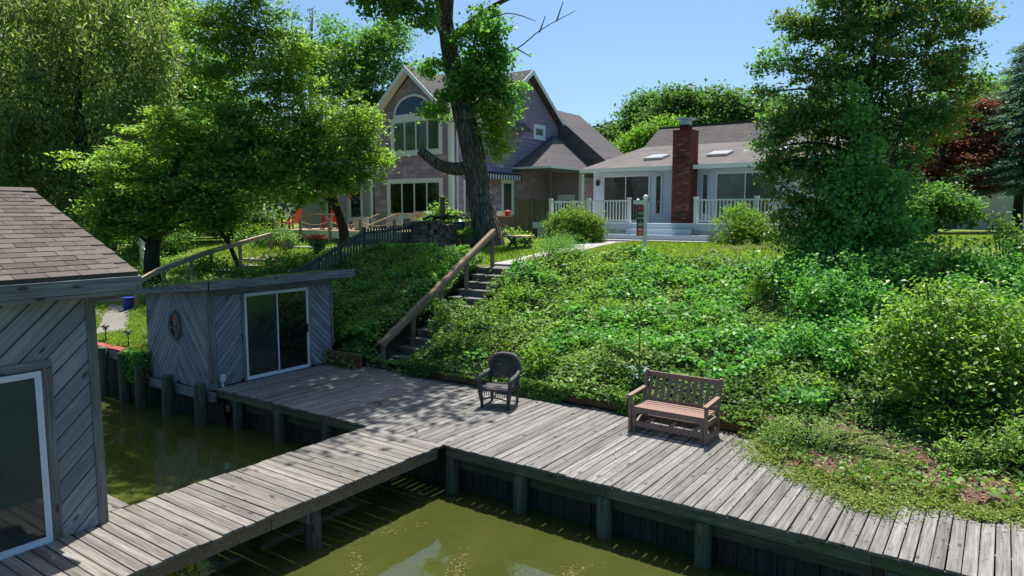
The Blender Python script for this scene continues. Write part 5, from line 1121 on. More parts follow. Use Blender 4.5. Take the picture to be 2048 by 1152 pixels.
for i in range(16):
    z_ = 13.2 + i * .26; a = random.uniform(0, 6.28); l_ = 1.5 - .07 * i; mb.tube([(-38.4, 31.6, z_), (-38.4 + .6 * l_ * math.cos(a), 31.6 + .6 * l_ * math.sin(a), z_ + .35 * l_), (-38.4 + l_ * math.cos(a), 31.6 + l_ * math.sin(a), z_ + .9 * l_)], [.04, .025, .008], 4)
bt = thing('bare_tree', 'bare leafless treetop rising left of the tall pale green tree', 'tree', (-38.5, 31.5, 10)); mb.build('trunk', M['twig'], bt)
tree('tall_broad_tree', 'very tall dark leaved tree filling the top left corner', (-47, 20, 2), [(-47, 20, 1, .5), (-47, 20, 9, .35), (-46, 20.4, 17, .12)], [(-47,20,17,3.6),(-49.5,18,14,3.6),(-44.6,22,14.5,3.2),(-47,20,11,3.4),(-42.8,23.2,17.5,2.8),(-50,16.5,18,3.2),(-45,21.5,19,2.6)], 24000, .36, 'mid', ncl=380, cr=.6, ntw=60)
tree('broad_tree', 'broad dark woodland tree at the far left edge behind the drooping tree', (-57, 23, 2), [(-57, 23, 1, .5), (-57, 23, 8, .35), (-56, 23.5, 14, .15)], [(-56.7,23.4,16.8,4.2),(-54.1,24.8,13.6,4.6),(-57.5,22.2,11.8,4.6),(-54.7,23.7,8.2,4.2),(-57.5,21.5,7.2,3.5),(-55.3,22.7,4.0,3.9),(-61,19,9,4.5),(-61,19,15,4.5)], 24000, .42, 'dark', ncl=380, cr=.8, ntw=40)
tree('woodland_tree', 'dark woodland tree between the conifer and the mauve house', (-52, 31, 2), [(-52, 31, 1, .5), (-52, 31, 8, .35), (-52, 31, 14, .15)], [(-52.2,31.3,15.0,3.6),(-53.6,29.9,12.4,4.4),(-50.7,31.8,11.3,4.2),(-52.7,29.9,7.8,4.2),(-49.5,32.0,6.7,3.8),(-54.0,28.5,4.0,3.8),(-50.2,31.1,3.6,3.4)], 22000, .42, 'mid', ncl=360, cr=.8, ntw=40)
tree('dark_pine', 'dark pine top showing at the upper left above the drooping tree', (-57, 31, 2), [(-57, 31, 1, .4), (-57, 31, 14, .25), (-57, 31, 23, .08)], [(-57.4,30.8,20.7,2.4),(-56.0,31.6,19.1,2.0),(-58.8,29.9,21.5,2.8),(-56.5,30.9,17.1,2.4),(-58,30,24,2)], 9000, .3, 'dark', ncl=220, cr=.55, aspect=.3, ntw=40)
tree('yard_tree', 'mid green tree on the far lawn left of the deck', (-42, 24, 2.4), [(-42, 24, 2, .3), (-42, 24, 5, .22), (-42, 24, 8, .1)], [(-42,24,8.5,2.4),(-43.5,23,6.3,2.2),(-40.5,25,6.5,2.2),(-42.5,22.5,4.6,1.9),(-45.5,21.5,6,2.2),(-46,21,8.5,2.2)], 18000, .26, 'mid', ncl=320, cr=.5, ntw=60)
tree('young_tree', 'young mid green tree filling the gap between the drooping tree and the deck', (-33, 21.5, gz(-33, 21.5)), [(-33, 21.5, 2, .16), (-33, 21.5, 5, .1), (-33, 21.5, 8.5, .05)], [(-33,21.5,7.5,1.7),(-34,20.8,5.4,1.6),(-32,22.2,5.2,1.6),(-33.2,21,3.6,1.3),(-31,23,6.6,1.3),(-34.8,20,8,1.4)], 16000, .18, 'mid', ncl=300, cr=.36, ntw=60)
tree('shade_tree', 'dark tree behind the thick leaning trunk on the left lawn', (-37, 17.5, gz(-37, 17.5)), [(-37, 17.5, 1.5, .25), (-37, 17.5, 5, .18), (-37, 17.5, 9.5, .07)], [(-37,17.5,8.5,2.2),(-38.6,16.2,6.2,2.0),(-35.4,18.6,6.0,1.9),(-37.4,17,4.0,1.7),(-40,15,8.6,2.2),(-40.5,14.5,4.5,2.0)], 22000, .22, 'dark', ncl=340, cr=.42, ntw=60)
lb = [(-75 + 3 * random.uniform(-1, 1), 12 + i * 5.5, random.uniform(3.5, 11), random.uniform(4, 5.5)) for i in range(12) for _ in (0, 1, 2)] + [(-72 + i * 5.2, 76 + random.uniform(-3, 3), random.uniform(3.5, 9.5), random.uniform(4, 5)) for i in range(24) for _ in (0, 1)]
P_, _, _, _ = crown_pts(lb, 52000, 1300, 1.1, .9, .7); P_ = P_[P_[:, 2] > 2.2]; P2_, _, _, _ = crown_pts([(-90 + i * 7 + random.uniform(-2, 2), -58 + random.uniform(-3, 3), random.uniform(2, 11), 5.5) for i in range(26) for _ in (0, 1)], 16000, 500, 1.3, .9, .7); P_ = np.concatenate([P_, P2_[P2_[:, 2] > -.5]])
tag(leaves('treeline', P_, .8 * (.6 + .7 * rng.random(len(P_))), 'dark'), 'far dark woods closing off the view beyond the lawns and across the water', 'woods', kind='stuff')
# ---- trees on the right and behind
tree('crape_myrtle', 'tall many stemmed tree with bronze tinged leaves on the bank at the right', (-3.0, 19.8, gz(-3, 19.8)), [(-3.0, 19.8, 2.1, .15), (-3.0, 19.9, 3.5, .12), (-3.1, 20.0, 5.5, .1), (-3.0, 20.3, 7.5, .08), (-2.9, 20.6, 9.8, .05)],
     [(-4.3,19.8,8.5,.7),(-3.6,20.3,8.7,1.1),(-2.5,21.0,8.7,1.1),(-1.6,21.7,8.7,.75),(-4.75,19.35,7.55,.5),(-3.9,19.8,7.3,1.05),(-2.9,20.6,7.3,1.2),(-1.8,21.3,7.4,.95),(-1.2,21.8,7.8,.45),(-5.15,18.95,6.9,.42),(-4.5,19.3,6.3,.9),(-3.4,20.0,6.0,1.2),(-2.3,20.8,6.0,1.1),(-1.5,21.4,6.3,.8),(-.8,22.0,6.8,.35),(-4.85,18.9,5.5,.5),(-4.2,19.3,5.0,.85),(-3.3,19.9,4.8,1.1),(-2.4,20.6,4.9,.8),(-4.4,19.0,4.1,.5),(-3.6,19.6,3.7,.8),(-2.8,20.1,3.5,.8),(-3.9,19.3,3.2,.55),(-3.8,20.2,9.7,1.1),(-2.7,21.0,9.9,1.2),(-1.7,21.7,9.7,.8),(-4.9,18.8,4.9,.5),(-5.0,18.9,6.0,.5),(-4.6,18.9,3.4,.5),(-5.3,19.2,7.7,.35),(-4.9,19.6,8.7,.45),(-1.0,22.2,8.8,.5)], 64000, .115, 'myrtle', bark='bark2', ncl=1150, cr=.17, flat=.55, aspect=.5, up=.5, ntw=260, limb_r=.35)
mb = MB()
for dx, dy, tx, ty, tz in ((.25, .2, .9, .9, 7), (-.2, .1, -.9, -.2, 7), (.4, .1, 1.4, 1.2, 6), (.1, .3, .3, .8, 9), (-.35, 0, -1.2, -.4, 5.5)): q = smooth([(-3.0 + dx, 19.8 + dy, 2.2), (-3. + dx * 1.6, 19.8 + dy * 1.6, 4), (-3 + tx, 19.8 + ty, tz)], 5); mb.tube(q, list(np.linspace(.085, .025, len(q))), 7)
mb.build('side_stems', M['twig'], bpy.data.objects['crape_myrtle'], True)
vt = thing('climbing_vine', 'bright broad leaved vine climbing the stems of the tall right tree', 'vine', (-3, 18.6, 2.3))
P_, C_, _, _ = crown_pts([(-2.95,18.8,6.7,.3),(-3.0,18.8,6.0,.36),(-2.95,18.8,5.3,.4),(-3.0,18.7,4.6,.45),(-2.7,18.7,3.9,.55),(-3.0,18.5,3.3,.62),(-2.6,18.6,2.9,.65),(-2.4,18.8,3.5,.45),(-3.0,18.3,2.7,.7),(-2.2,18.8,2.7,.6),(-3.7,18.6,2.6,.7),(-3.6,18.7,3.3,.55),(-2.2,18.9,4.3,.5),(-3.5,18.8,4.2,.5),(-1.8,18.9,3.2,.6)], 20000, 420, .18, 1.1, .9)
leaves('foliage', P_, .095 * (.6 + .8 * rng.random(len(P_))), 'vine', vt, aspect=.85, up=.3, droop=.8)
def bg_tree(name, label, lobes, n, size, mat, cr=.6, base=None, group=None):
    lb = np.array(lobes); bx, by = (base or (lb[:, 0].mean(), lb[:, 1].mean())); top = lb[:, 2].max()
    lob2 = list(lobes) + [(bx, by, max(4.5, lb[:, 2].min() - 2), lb[:, 3].max() * 1.1)]
    return tree(name, label, (bx, by, 2.6), [(bx, by, 2.4, .35), (bx, by, 7, .25), (bx, by, top, .08)], lob2, n, size, mat, ncl=max(60, n // 40), cr=cr, ntw=50, group=group)
BG = 'trees behind the white house'
bg_tree('round_tree', 'low round tree just right of the mauve house roof', [(-30.3,55.8,10.0,1.1),(-29.5,56.4,10.6,1.2),(-29.7,56.0,8.8,1.4)], 8000, .34, 'bgmid', .45, group=BG)
bg_tree('dark_tree', 'tallest dark tree left of the chimney', [(-28.3,60.0,12.9,1.5),(-28.7,59.4,11.3,1.6),(-27.6,60.6,13.6,1.1),(-28.2,59.6,9.5,1.8),(-26.8,60.3,11.5,1.4)], 10000, .34, 'dark', .45, group=BG)
bg_tree('full_tree', 'full mid green tree behind the chimney', [(-23.3,56.1,12.4,1.8),(-22.6,56.6,13.3,1.4),(-23.9,55.5,11.4,1.4),(-23.0,56.0,10.2,1.8),(-25,56,11.5,1.3)], 10500, .34, 'bgmid', .45, group=BG)
bg_tree('oak_tree', 'dark tree right of the chimney over the roof ridge', [(-21.9,59.4,12.3,1.9),(-22.5,59.1,13.2,1.2),(-21.2,59.8,11.3,1.7)], 9500, .34, 'dark', .45, group=BG)
bg_tree('ridge_tree', 'airy pale tree over the roof ridge beside the bronze leaved tree', [(-19.2,57.7,12.7,1.7),(-18.2,58.3,12.0,1.9),(-19.5,57.3,11.3,1.7),(-17.3,58.9,11.3,1.7)], 8500, .34, 'bgmid', .5, group=BG)
bg_tree('screen_tree', 'tree seen through the bronze leaved crown behind the roof', [(-16.3,63.4,12.5,2.3),(-14.9,64.3,11.7,2.5),(-13.2,65.6,12.5,2.3),(-15.5,63.6,10.0,2.5),(-11,67,11,2.5)], 11000, .36, 'bgmid', .6, group=BG)
bg_tree('lime_tree', 'fresh light green tree in front of the dark trees left of the chimney', [(-21.1,44.8,8.6,1.0),(-20.3,45.4,9.1,1.1),(-19.4,46.1,9.9,.7),(-21.8,44.3,8.2,.75),(-20.5,45.2,8.1,1.2),(-19.1,46.2,8.9,1.0),(-22.6,43.8,7.6,.8)], 9000, .2, 'lime', .3, base=(-20.4, 50), group=BG)
bg_tree('edge_tree', 'large pale tree at the right edge behind the spruce', [(-3.1,91.8,16.6,3.1),(-.4,93.6,16.9,2.6),(-6.1,89.6,15.8,3.1),(-2.0,92.1,14.2,3.7),(-5.4,89.5,13.1,3.1),(-8,88,11,3.4)], 9000, .4, 'mid', .8)
tree('red_maple', 'dark red leaved maple behind the bronze leaved tree', (-3.3, 47, 2.6), [(-3.3, 47, 2.5, .2), (-3.3, 47, 5, .15), (-3, 47.5, 8, .05)], [(-4.4,46.4,6.5,1.2),(-3.3,47.3,7.6,1.4),(-2.2,48.2,8.6,1.2),(-3.8,46.6,5.1,1.1),(-2.7,47.6,6.5,1.2),(-1.6,48.9,9.6,.9),(-1.2,48.5,7.5,1.2),(-1.4,48.3,5.4,1.0),(-5.0,45.8,5.6,.86),(-2.1,48.1,7.1,1.1)], 19000, .2, 'redleaf', ncl=240, cr=.34, flat=.35, up=1., ntw=60)
tree('understory_tree', 'low green tree in front of the red leaved maple', (-3, 44, 2.6), [(-3, 44, 2.5, .12), (-3, 44, 4.2, .06)], [(-3.0,44,4.4,1.2),(-4.2,43.4,3.8,1.0),(-2.0,44.6,3.8,1.0),(-3.6,43.6,3.2,.9)], 9000, .2, 'mid', ncl=180, cr=.3, ntw=40)
# spruce in tiers
spx, spy = .6, 50.; stt = thing('blue_spruce', 'blue green spruce with tiered branches at the right edge', 'tree', (spx, spy, 2.6))
mb = MB(); mb.tube([(spx, spy, 2.3), (spx, spy, 6), (spx, spy, 13.5)], [.28, .22, .05], 9); PP = []
for k in range(15):
    z_ = 5.2 + k * .56; L_ = 3.9 * (1 - k / 16) ** .8
    for j in range(11):
        a = 2 * math.pi * (j + .5 * (k % 2)) / 11 + random.uniform(-.15, .15); l_ = L_ * random.uniform(.8, 1.1); e = Vector((spx + l_ * math.cos(a), spy + l_ * math.sin(a), z_ - .22 * l_ + .1 * l_ * l_ / 3.9))
        mb.tube([(spx, spy, z_ + .2), Vector((spx, spy, z_)).lerp(e, .5), e], [.06, .04, .015], 4, False)
        n_ = int(260 * l_ / 3 + 50); t_ = rng.random(n_) ** .6; c_ = np.array([spx, spy, z_ + .15])[None] * (1 - t_)[:, None] + np.array(e)[None] * t_[:, None]
        PP.append(c_ + rng.normal(size=(n_, 3)) * np.array([.24, .24, .085]))
mb.build('trunk', M['bark2'], stt, True); PP = np.concatenate(PP); leaves('crown', PP, .17 * (.7 + .6 * rng.random(len(PP))), 'spruce', stt, aspect=.4, up=1.2)

# ---- shrubs
def shrub(name, label, lobes, n, size, mat, cat='shrub', cr=.16, stems=True, group=None, **kw):
    lb = np.array(lobes); bx, by = lb[0, 0], lb[0, 1]; zb = gz(bx, by); t = thing(name, label, cat, (bx, by, zb), 0, group)
    P_, C_, idx, lb2 = crown_pts(lobes, n, max(25, n // 30), cr, kw.pop('zs', .9), kw.pop('flat', .7), kw.pop('shell', .4))
    P_[:, 2] = np.maximum(P_[:, 2], Gh(P_[:, 0], P_[:, 1]) + .02)
    if stems:
        mb = MB()
        for k in rng.choice(len(C_), min(28, len(C_)), replace=False):
            c = Vector(C_[k]); a = Vector((bx + .15 * (c.x - bx), by + .15 * (c.y - by), zb - .05)); mb.tube([a, a.lerp(c, .6) + Vector((0, 0, .1)), c], [.022, .014, .006], 4, False)
        mb.build('stem', M['bark2'], t)
    leaves('foliage', P_, size * (.65 + .7 * rng.random(len(P_))), mat, t, **kw); return t
shrub('honeysuckle_bush', 'large bright leaved bush at the right above the boardwalk', [(-.6,13.4,.9,.8),(-1.0,13.3,2.0,.6),(-1.3,13.0,1.5,.45),(-.6,13.5,1.5,.8),(-.2,13.8,1.9,.7),(-.9,13.2,.9,.7),(-.2,13.7,.9,.85),(-1.1,13.0,.45,.38),(.4,14.2,1.4,.8),(-.4,13.5,.4,.6),(.3,14.0,.4,.7),(-.9,13.5,2.4,.3),(-.4,13.8,2.4,.3),(-1.5,12.9,2.0,.25),(1.0,14.4,1.6,.8),(1.2,14.3,.8,.8)], 24000, .088, 'bush', cr=.15, aspect=.55, up=.8, droop=.3)
shrub('vine_thicket', 'dark vine covered thicket at the foot of the tall right tree', [(-3.1,16.1,2.0,.75),(-2.5,15.8,1.8,.9),(-3.1,14.6,1.2,.55),(-2.4,17.2,2.3,.8),(-2.4,14.3,1.1,.6),(-2.0,16.2,1.6,.8),(-3.6,17.3,2.2,.6)], 18000, .085, 'vine', cr=.15, aspect=.75, up=.6, droop=.4)
shrub('bramble_thicket', 'leafy thicket along the bank top right of the tall tree', [(-.9,18.2,2.7,.6),(-1.7,17.7,2.5,.55),(-.2,18.1,2.5,.6),(.3,18.5,2.5,.7),(-.6,17.0,2.1,.5),(.6,16.8,2.0,.75),(1.6,18.2,2.4,.9),(1.2,15.8,1.6,.8),(-.5,15.6,1.5,.6)], 18000, .09, 'vine', cr=.16, aspect=.7, up=.7)
shrub('sapling_shrub', 'tall loose shrub standing on the thicket at the right edge', [(.1,19.2,3.1,.35),(.0,19.3,3.5,.3),(.4,19.4,2.9,.35)], 1500, .09, 'ivy', cr=.14)
shrub('boxwood_shrub', 'rounded clipped shrub in front of the left deck railing', [(-13.85,24,3.32,.82),(-14.25,23.75,3.15,.68),(-13.4,24.25,3.15,.72),(-13.8,24.0,3.0,.8)], 26000, .07, 'box', cr=.075, aspect=.6, up=.5, shell=.16)
shrub('hydrangea_bush', 'bright lime leaved bush behind the woodpile', [(-19.6,22.6,3.3,.55),(-20.3,22.3,3.2,.45),(-18.9,23.0,3.3,.45),(-19.4,22.7,3.7,.4)], 2600, .15, 'lime', cr=.16, aspect=.5, up=.5)
shrub('sumac_shrub', 'spiky bright shrub in front of the right deck railing', [(-7.9,25.6,3.3,.4),(-8.2,25.5,3.8,.28),(-7.5,25.7,3.8,.3),(-7.9,25.6,4.0,.25),(-8.5,25.3,3.5,.2),(-7.2,25.8,3.4,.3)], 3000, .11, 'lime', cr=.15, aspect=.28, up=.5, flat=.5)
shrub('dark_shrub', 'dark low shrub at the foot of the right deck', [(-7.7,25.2,2.95,.5),(-8.2,25.0,2.85,.4),(-7.0,25.4,2.95,.45)], 2600, .09, 'box', cr=.13)
shrub('azalea', 'twiggy dark shrub beside the head of the stairs', [(-11.1,17.6,2.75,.42),(-10.8,18.1,2.8,.5),(-10.4,17.7,2.55,.5),(-11.3,18.3,2.9,.35),(-10.2,18.3,2.5,.45)], 5200, .05, 'mid', cr=.13, aspect=.5)
shrub('rose_bush', 'loose bush under the rounded clipped shrub', [(-13.0,22.0,2.65,.33),(-13.5,22.3,2.65,.3),(-13.9,22.6,2.6,.3)], 1500, .06, 'mid', cr=.13)
shrub('hosta_clump', 'pale leafy plant at the foot of the big trunk', [(-15.5,22.4,2.85,.32),(-15.2,22.7,2.75,.28)], 700, .12, 'lime', cr=.13)
shrub('right_bush', 'bushy plant right of the right deck railing', [(-6.0,25.2,3.0,.5),(-5.2,25.4,3.1,.55),(-4.4,25.4,3.1,.55),(-5.6,24.6,2.8,.4)], 4200, .08, 'ivy', cr=.15)
shrub('goldenrod_clump', 'pale yellow green clump in the bed before the deck', [(-6.9,23.6,2.62,.24),(-6.4,23.9,2.65,.25),(-5.9,24.2,2.65,.25),(-7.2,23.3,2.6,.2)], 1500, .10, 'lily', cr=.1, aspect=.2, up=-.3, stems=False)
shrub('stair_weed', 'leafy weeds hiding the middle of the stairs', [(-11.9,14.0,1.0,.42),(-12.1,14.5,1.2,.35),(-11.6,13.6,.7,.4),(-11.4,14.3,1.0,.35)], 2600, .1, 'ivy', cr=.13, aspect=.4)
shrub('laurel_weed', 'tall pale leaved weed on the shaded bank left of the handrail', [(-13.6,14.5,1.5,.4),(-13.9,14.0,1.3,.35),(-13.3,14.9,1.8,.25)], 1500, .13, 'ivy', cr=.13, aspect=.35)
shrub('fern_bank', 'leafy ferny growth along the right corner of the boardwalk', [(.2,11.9,.45,.35),(.6,12.1,.5,.4),(-.3,11.8,.3,.3),(1.1,12.0,.6,.5),(.9,11.4,.35,.35)], 3600, .10, 'ivy', cr=.12, aspect=.32, up=.6)
shrub('juniper_mat', 'low feathery juniper spilling beside the bench end', [(-2.3,11.5,.35,.4),(-2.8,11.6,.35,.35),(-1.7,11.4,.3,.35),(-1.2,11.5,.3,.3)], 5200, .05, 'ivy', cr=.1, aspect=.25, up=.8, flat=.45)
for i, (px, py, lab) in enumerate(((-28.5, 15.6, 'ferny bush under the drooping tree behind the boathouse'), (-25.6, 14.9, 'green shrub on the left slope below the stone steps'), (-23.9, 14.6, 'low shrub just behind the left end of the shed'), (-22.4, 12.3, 'shrub beside the blue bucket'), (-20.9, 13.0, 'ferny shrub behind the shed roof'), (-19.6, 15.8, 'rounded hedge shrub at the low end of the slat fence'), (-26.6, 19.4, 'dark shrub beside the highest handrail post'))):
    z_ = gz(px, py); shrub('slope_shrub', lab, [(px, py, z_ + .35, .5), (px + .6, py + .3, z_ + .3, .45), (px - .5, py - .2, z_ + .3, .4)], 2200, .1, ('lime', 'ivy', 'lime', 'mid', 'ivy', 'box', 'dark')[i], cr=.16, group='shrubs on the left slope')
for i, (px, py, h_, lab) in enumerate(((-30.2, 13.2, 1.3, 'tall dark shrub left of the thick leaning trunk'), (-32.6, 17.2, 1.5, 'big shrub between the thick leaning trunk and the white railing'), (-35.8, 22.8, 1.6, 'broad shrub at the far end of the left lawn'), (-32.0, 22.8, 1.0, 'shrub screening the left end of the low deck'), (-39.5, 20, 1.8, 'dark shrub deep under the left trees'), (-29.4, 20.6, .6, 'low shrub at the corner of the mint fronted deck'))):
    z_ = gz(px, py); shrub('screen_shrub', lab, [(px, py, z_ + h_ * .5, h_ * .55), (px + h_ * .6, py + h_ * .4, z_ + h_ * .45, h_ * .5), (px - h_ * .6, py - h_ * .4, z_ + h_ * .45, h_ * .5), (px, py, z_ + h_ * .9, h_ * .4)], 4500, .14, ('dark', 'mid', 'dark', 'mid', 'dark', 'box')[i], cr=.24, group='shrubs under the left trees')
# flowers
for nm, lab, (px, py), pot in (('geranium', 'pink red flowers blooming beside the stone steps', (-21.9, 18.0), False), ('potted_plant', 'grey pot of leafy flowers at the rail by the stone steps', (-25.0, 19.0), True)):
    z_ = gz(px, py); t = shrub(nm, lab, [(px, py, z_ + .5, .3), (px + .15, py, z_ + .45, .25)], 900, .09, 'ivy', 'plant', cr=.1)
    if pot: mb = MB(); mb.lathe((px, py, z_), [(0, .2), (.4, .3), (.44, .3), (.44, .26)], 16); mb.build('pot', M['stone'], t)
    else: leaves('blossoms', np.array([px, py, z_ + .78]) + rng.normal(size=(160, 3)) * np.array([.2, .2, .06]), .1, 'petal', t, up=1., aspect=.9)
P_ = np.array([-16.7, 21.0, 3.02]) + rng.normal(size=(900, 3)) * np.array([.17, .17, .07]); t = thing('planter_greens', 'bright green plants growing in the mossy planter', 'plant', (-16.7, 21, 2.95)); leaves('foliage', P_, .07, 'lime', t)
# tall weeds with stems: mullein and pokeweed
mu = thing('mullein', 'tall mullein stalk with big pale leaves behind the bench', 'weed', (-5.7, 12.5, gz(-5.7, 12.5))); zb = gz(-5.7, 12.5)
mb = MB(); mb.tube([(-5.7, 12.5, zb), (-5.7, 12.5, 1.2), (-5.71, 12.5, 1.66)], [.02, .022, .012], 6); mb.build('stem', M['lily'], mu)
for i in range(15):
    a = i * 2.4; z_ = zb + .12 + i * .055; l_ = .36 - .015 * i; d = Vector((math.cos(a), math.sin(a), 0)); s_ = Vector((-d.y, d.x, 0)); c = Vector((-5.7, 12.5, z_))
    mb = MB(); mb.poly([c, c + d * l_ * .5 + s_ * .075 + Vector((0, 0, .10)), c + d * l_ + Vector((0, 0, .05)), c + d * l_ * .5 + Vector((0, 0, .08))]); mb.poly([c, c + d * l_ * .5 + Vector((0, 0, .08)), c + d * l_ + Vector((0, 0, .05)), c + d * l_ * .5 - s_ * .075 + Vector((0, 0, .10))]); mb.build('leaf', M['spruce'] if i < 6 else M['ivy2'], mu)
pk = thing('pokeweed', 'tall leafy weed with pale stems behind the wicker chair', 'weed', (-7.95, 12.4, gz(-7.95, 12.4)))
mb = MB(); PL = []
for i in range(9):
    a = random.uniform(0, 6.28); e = Vector((-7.95 + .3 * math.cos(a), 12.4 + .3 * math.sin(a), random.uniform(.85, 1.25))); b_ = Vector((-7.95 + .08 * math.cos(a), 12.4 + .08 * math.sin(a), .2)); mb.tube([b_, b_.lerp(e, .5) + Vector((0, 0, .08)), e], [.014, .011, .005], 5)
    tt_ = rng.random(34); PL.append(np.array(b_)[None] * (1 - tt_)[:, None] + np.array(e)[None] * tt_[:, None] + rng.normal(size=(34, 3)) * .07)
mb.build('stem', M['lily'], pk); leaves('foliage', np.concatenate(PL), .14, 'lime', pk, aspect=.4, up=.7)
# daylily leaves by the stone steps
for px, py, lab in ((-22.6, 15.2, 'strap leaved lilies below the lowest stone step'), (-22.6, 16.9, 'pale strap leaved lilies beside the upper stone steps')):
    z_ = gz(px, py); t = thing('daylily', lab, 'plant', (px, py, z_)); leaves('foliage', np.array([px, py, z_ + .3]) + rng.normal(size=(420, 3)) * np.array([.5, .4, .16]), .5, 'lily', t, aspect=.07, up=-.6)

# ---- ground cover of ivy on the bank
def scatter_cover(n, xa, xb, near=True):
    out = []
    while sum(map(len, out)) < n:
        x = rng.uniform(xa, xb, 60000); yf = np.where(x > -3.4, spill(x) + .1, np.where(x < -13.9, 12.2, 11.86)); yc = crest(x) + .5
        y = yf + (yc - yf) * rng.random(60000)
        k = np.ones(60000, bool)
        k &= ~((np.abs(x + 12.02) < .56) & (y > 12.35) & (y < 17.2) & (rng.random(60000) > np.where((y > 13.2) & (y < 14.9), .5, .05)))
        k &= ~((np.abs(x + 12.1) < .95) & (y > 16.6)); k &= ~((x < -17.75) & (rng.random(60000) > .35)); k &= ~((x > -12.7) & (x < -11.35) & (y < 12.4) & (rng.random(60000) > .3))
        bare = vnoise(x, y, .55, 21) * .6 + vnoise(x, y, 1.9, 5) * .4
        k &= (bare > .26) | (rng.random(60000) < .25)
        k &= ~((x > -3.3) & (y < 12.3) & (rng.random(60000) > .10))
        dd = np.hypot(x, y); k &= rng.random(60000) < np.clip(14.5 / dd, .3, 1)
        out.append(np.stack([x, y], 1)[k])
    return np.concatenate(out)[:n]
XY = scatter_cover(230000, -18.2, 7.0); x, y = XY[:, 0], XY[:, 1]
mound = .05 + .34 * vnoise(x, y, .9, 8) ** 1.6 + .24 * vnoise(x, y, 2.3, 9) ** 2
edge = np.clip((y - 11.85) / .8, .25, 1)
z = np.maximum(Gh(x, y), np.where(y < 12.1, .16, -1)) + mound * edge * (.35 + .75 * rng.random(len(x)))
y2 = np.where((y < 12.2) & (x > -11.4) & (x < -3), y - .12 * rng.random(len(x)), y)
o = leaves('ivy', np.stack([x, y2, z], 1), (.055 + .05 * vnoise(x, y, .6, 77)) * (.6 + .9 * rng.random(len(x))), 'ivy', None, aspect=.72, up=.75); tag(o, 'thick green ivy and weeds covering the sloping bank', 'ground cover', kind='stuff')
# ivy hanging over the board edging in places
x = rng.uniform(-14, -2.9, 9000); g_ = vnoise(x, x * 0, 1.1, 31); keep = (g_ > .42) & ~((x > -13.9) & (x < -11.3) & (rng.random(len(x)) > .12)); x = x[keep]; g_ = g_[keep]
yw = np.where(x < -12.6, 11.60, 11.90); t_ = rng.random(len(x)); z = .36 - t_ * np.clip((g_ - .38) * 1.1, 0, .36) + rng.normal(size=len(x)) * .02; z = np.maximum(z, .02)
o = leaves('trailing_ivy', np.stack([x, yw - .04 - .07 * rng.random(len(x)) - .10 * t_ * g_, z], 1), .065, 'ivy', None, aspect=.7, up=.3); tag(o, 'ivy trailing over the brown board edging', 'ground cover', kind='stuff')
# yellow-green creeper over the boards at the right
n = 44000; x = rng.uniform(-3.5, 3.5, n); y = spill(x) - .10 - .55 * np.maximum(0, vnoise(x, x * 0, 1.6, 71) - .45) + 1.9 * rng.random(n) ** 1.2; dn = vnoise(x, y, 1.5, 41) * .6 + vnoise(x, y, 5., 42) * .4; front = (y - spill(x)) < .5
keep = (dn > np.where(front, .30, .56)); x, y = x[keep], y[keep]
o = leaves('creeper', np.stack([x, y, np.maximum(Gh(x, y), .006) + .02 + .09 * rng.random(len(x)) * vnoise(x, y, 2.2, 44)], 1), .042 * (.6 + .8 * rng.random(len(x))), 'ivy2', None, aspect=.55, up=.8); tag(o, 'yellow green creeper spilling over the boardwalk at the right', 'ground cover', kind='stuff')
ce = np.array([(-2.75, 10.75), (-2.2, 10.35), (-1.75, 10.1), (-1.35, 9.88), (-1.15, 9.72), (-.7, 10.2), (-.1, 10.35), (.5, 10.4), (1.3, 10.5), (-3.05, 11.25), (-1.2, 10.1)]); ci = rng.integers(0, len(ce), 7000)
P_ = np.concatenate([ce[ci] + rng.normal(size=(7000, 2)) * np.array([.2, .15]), (.012 + .07 * rng.random(7000))[:, None]], 1)
o = leaves('creeper_edge', P_, .042 * (.6 + .8 * rng.random(7000)), 'ivy2', None, aspect=.55, up=.8); tag(o, 'tufts of yellow green creeper reaching out over the board ends', 'ground cover', kind='stuff')
# taller weeds in clumps through the ivy
PW = []
for _ in range(240):
    wx = random.uniform(-17, 3); wy = random.uniform(12.3, float(crest(wx)) - .2)
    if abs(wx + 12.02) < .9: continue
    PW.append(np.array([wx, wy, gz(wx, wy) + .32]) + rng.normal(size=(random.randint(60, 170), 3)) * np.array([.2, .2, .13]) * random.uniform(.7, 1.4))
PW = np.concatenate(PW); o = leaves('bank_weeds', PW, .085 * (.6 + .8 * rng.random(len(PW))), 'lime', None, aspect=.42, up=.7, droop=.2); tag(o, 'taller light green weeds in clumps through the ivy', 'weeds', kind='stuff')
n = 60000; x = rng.uniform(-17.5, 6.5, n); y = 12.1 + (crest(x) + .3 - 12.1) * rng.random(n); pz = vnoise(x, y, .75, 91) * .65 + vnoise(x, y, 2.1, 92) * .35
k = (pz > .60) & (np.abs(x + 12.02) > .7); x, y = x[k], y[k]; k = rng.permutation(len(x))[:15000]; x, y = x[k], y[k]
o = leaves('bank_vines', np.stack([x, y, Gh(x, y) + .16 + .34 * vnoise(x, y, .9, 8) ** 1.6 + .16 * rng.random(len(x))], 1), .105 * (.55 + .9 * rng.random(len(x))), 'vine', None, aspect=.8, up=.7, droop=.3); tag(o, 'drifts of broad leaved vines lying over the ivy bank', 'vines', kind='stuff')
mb = MB()
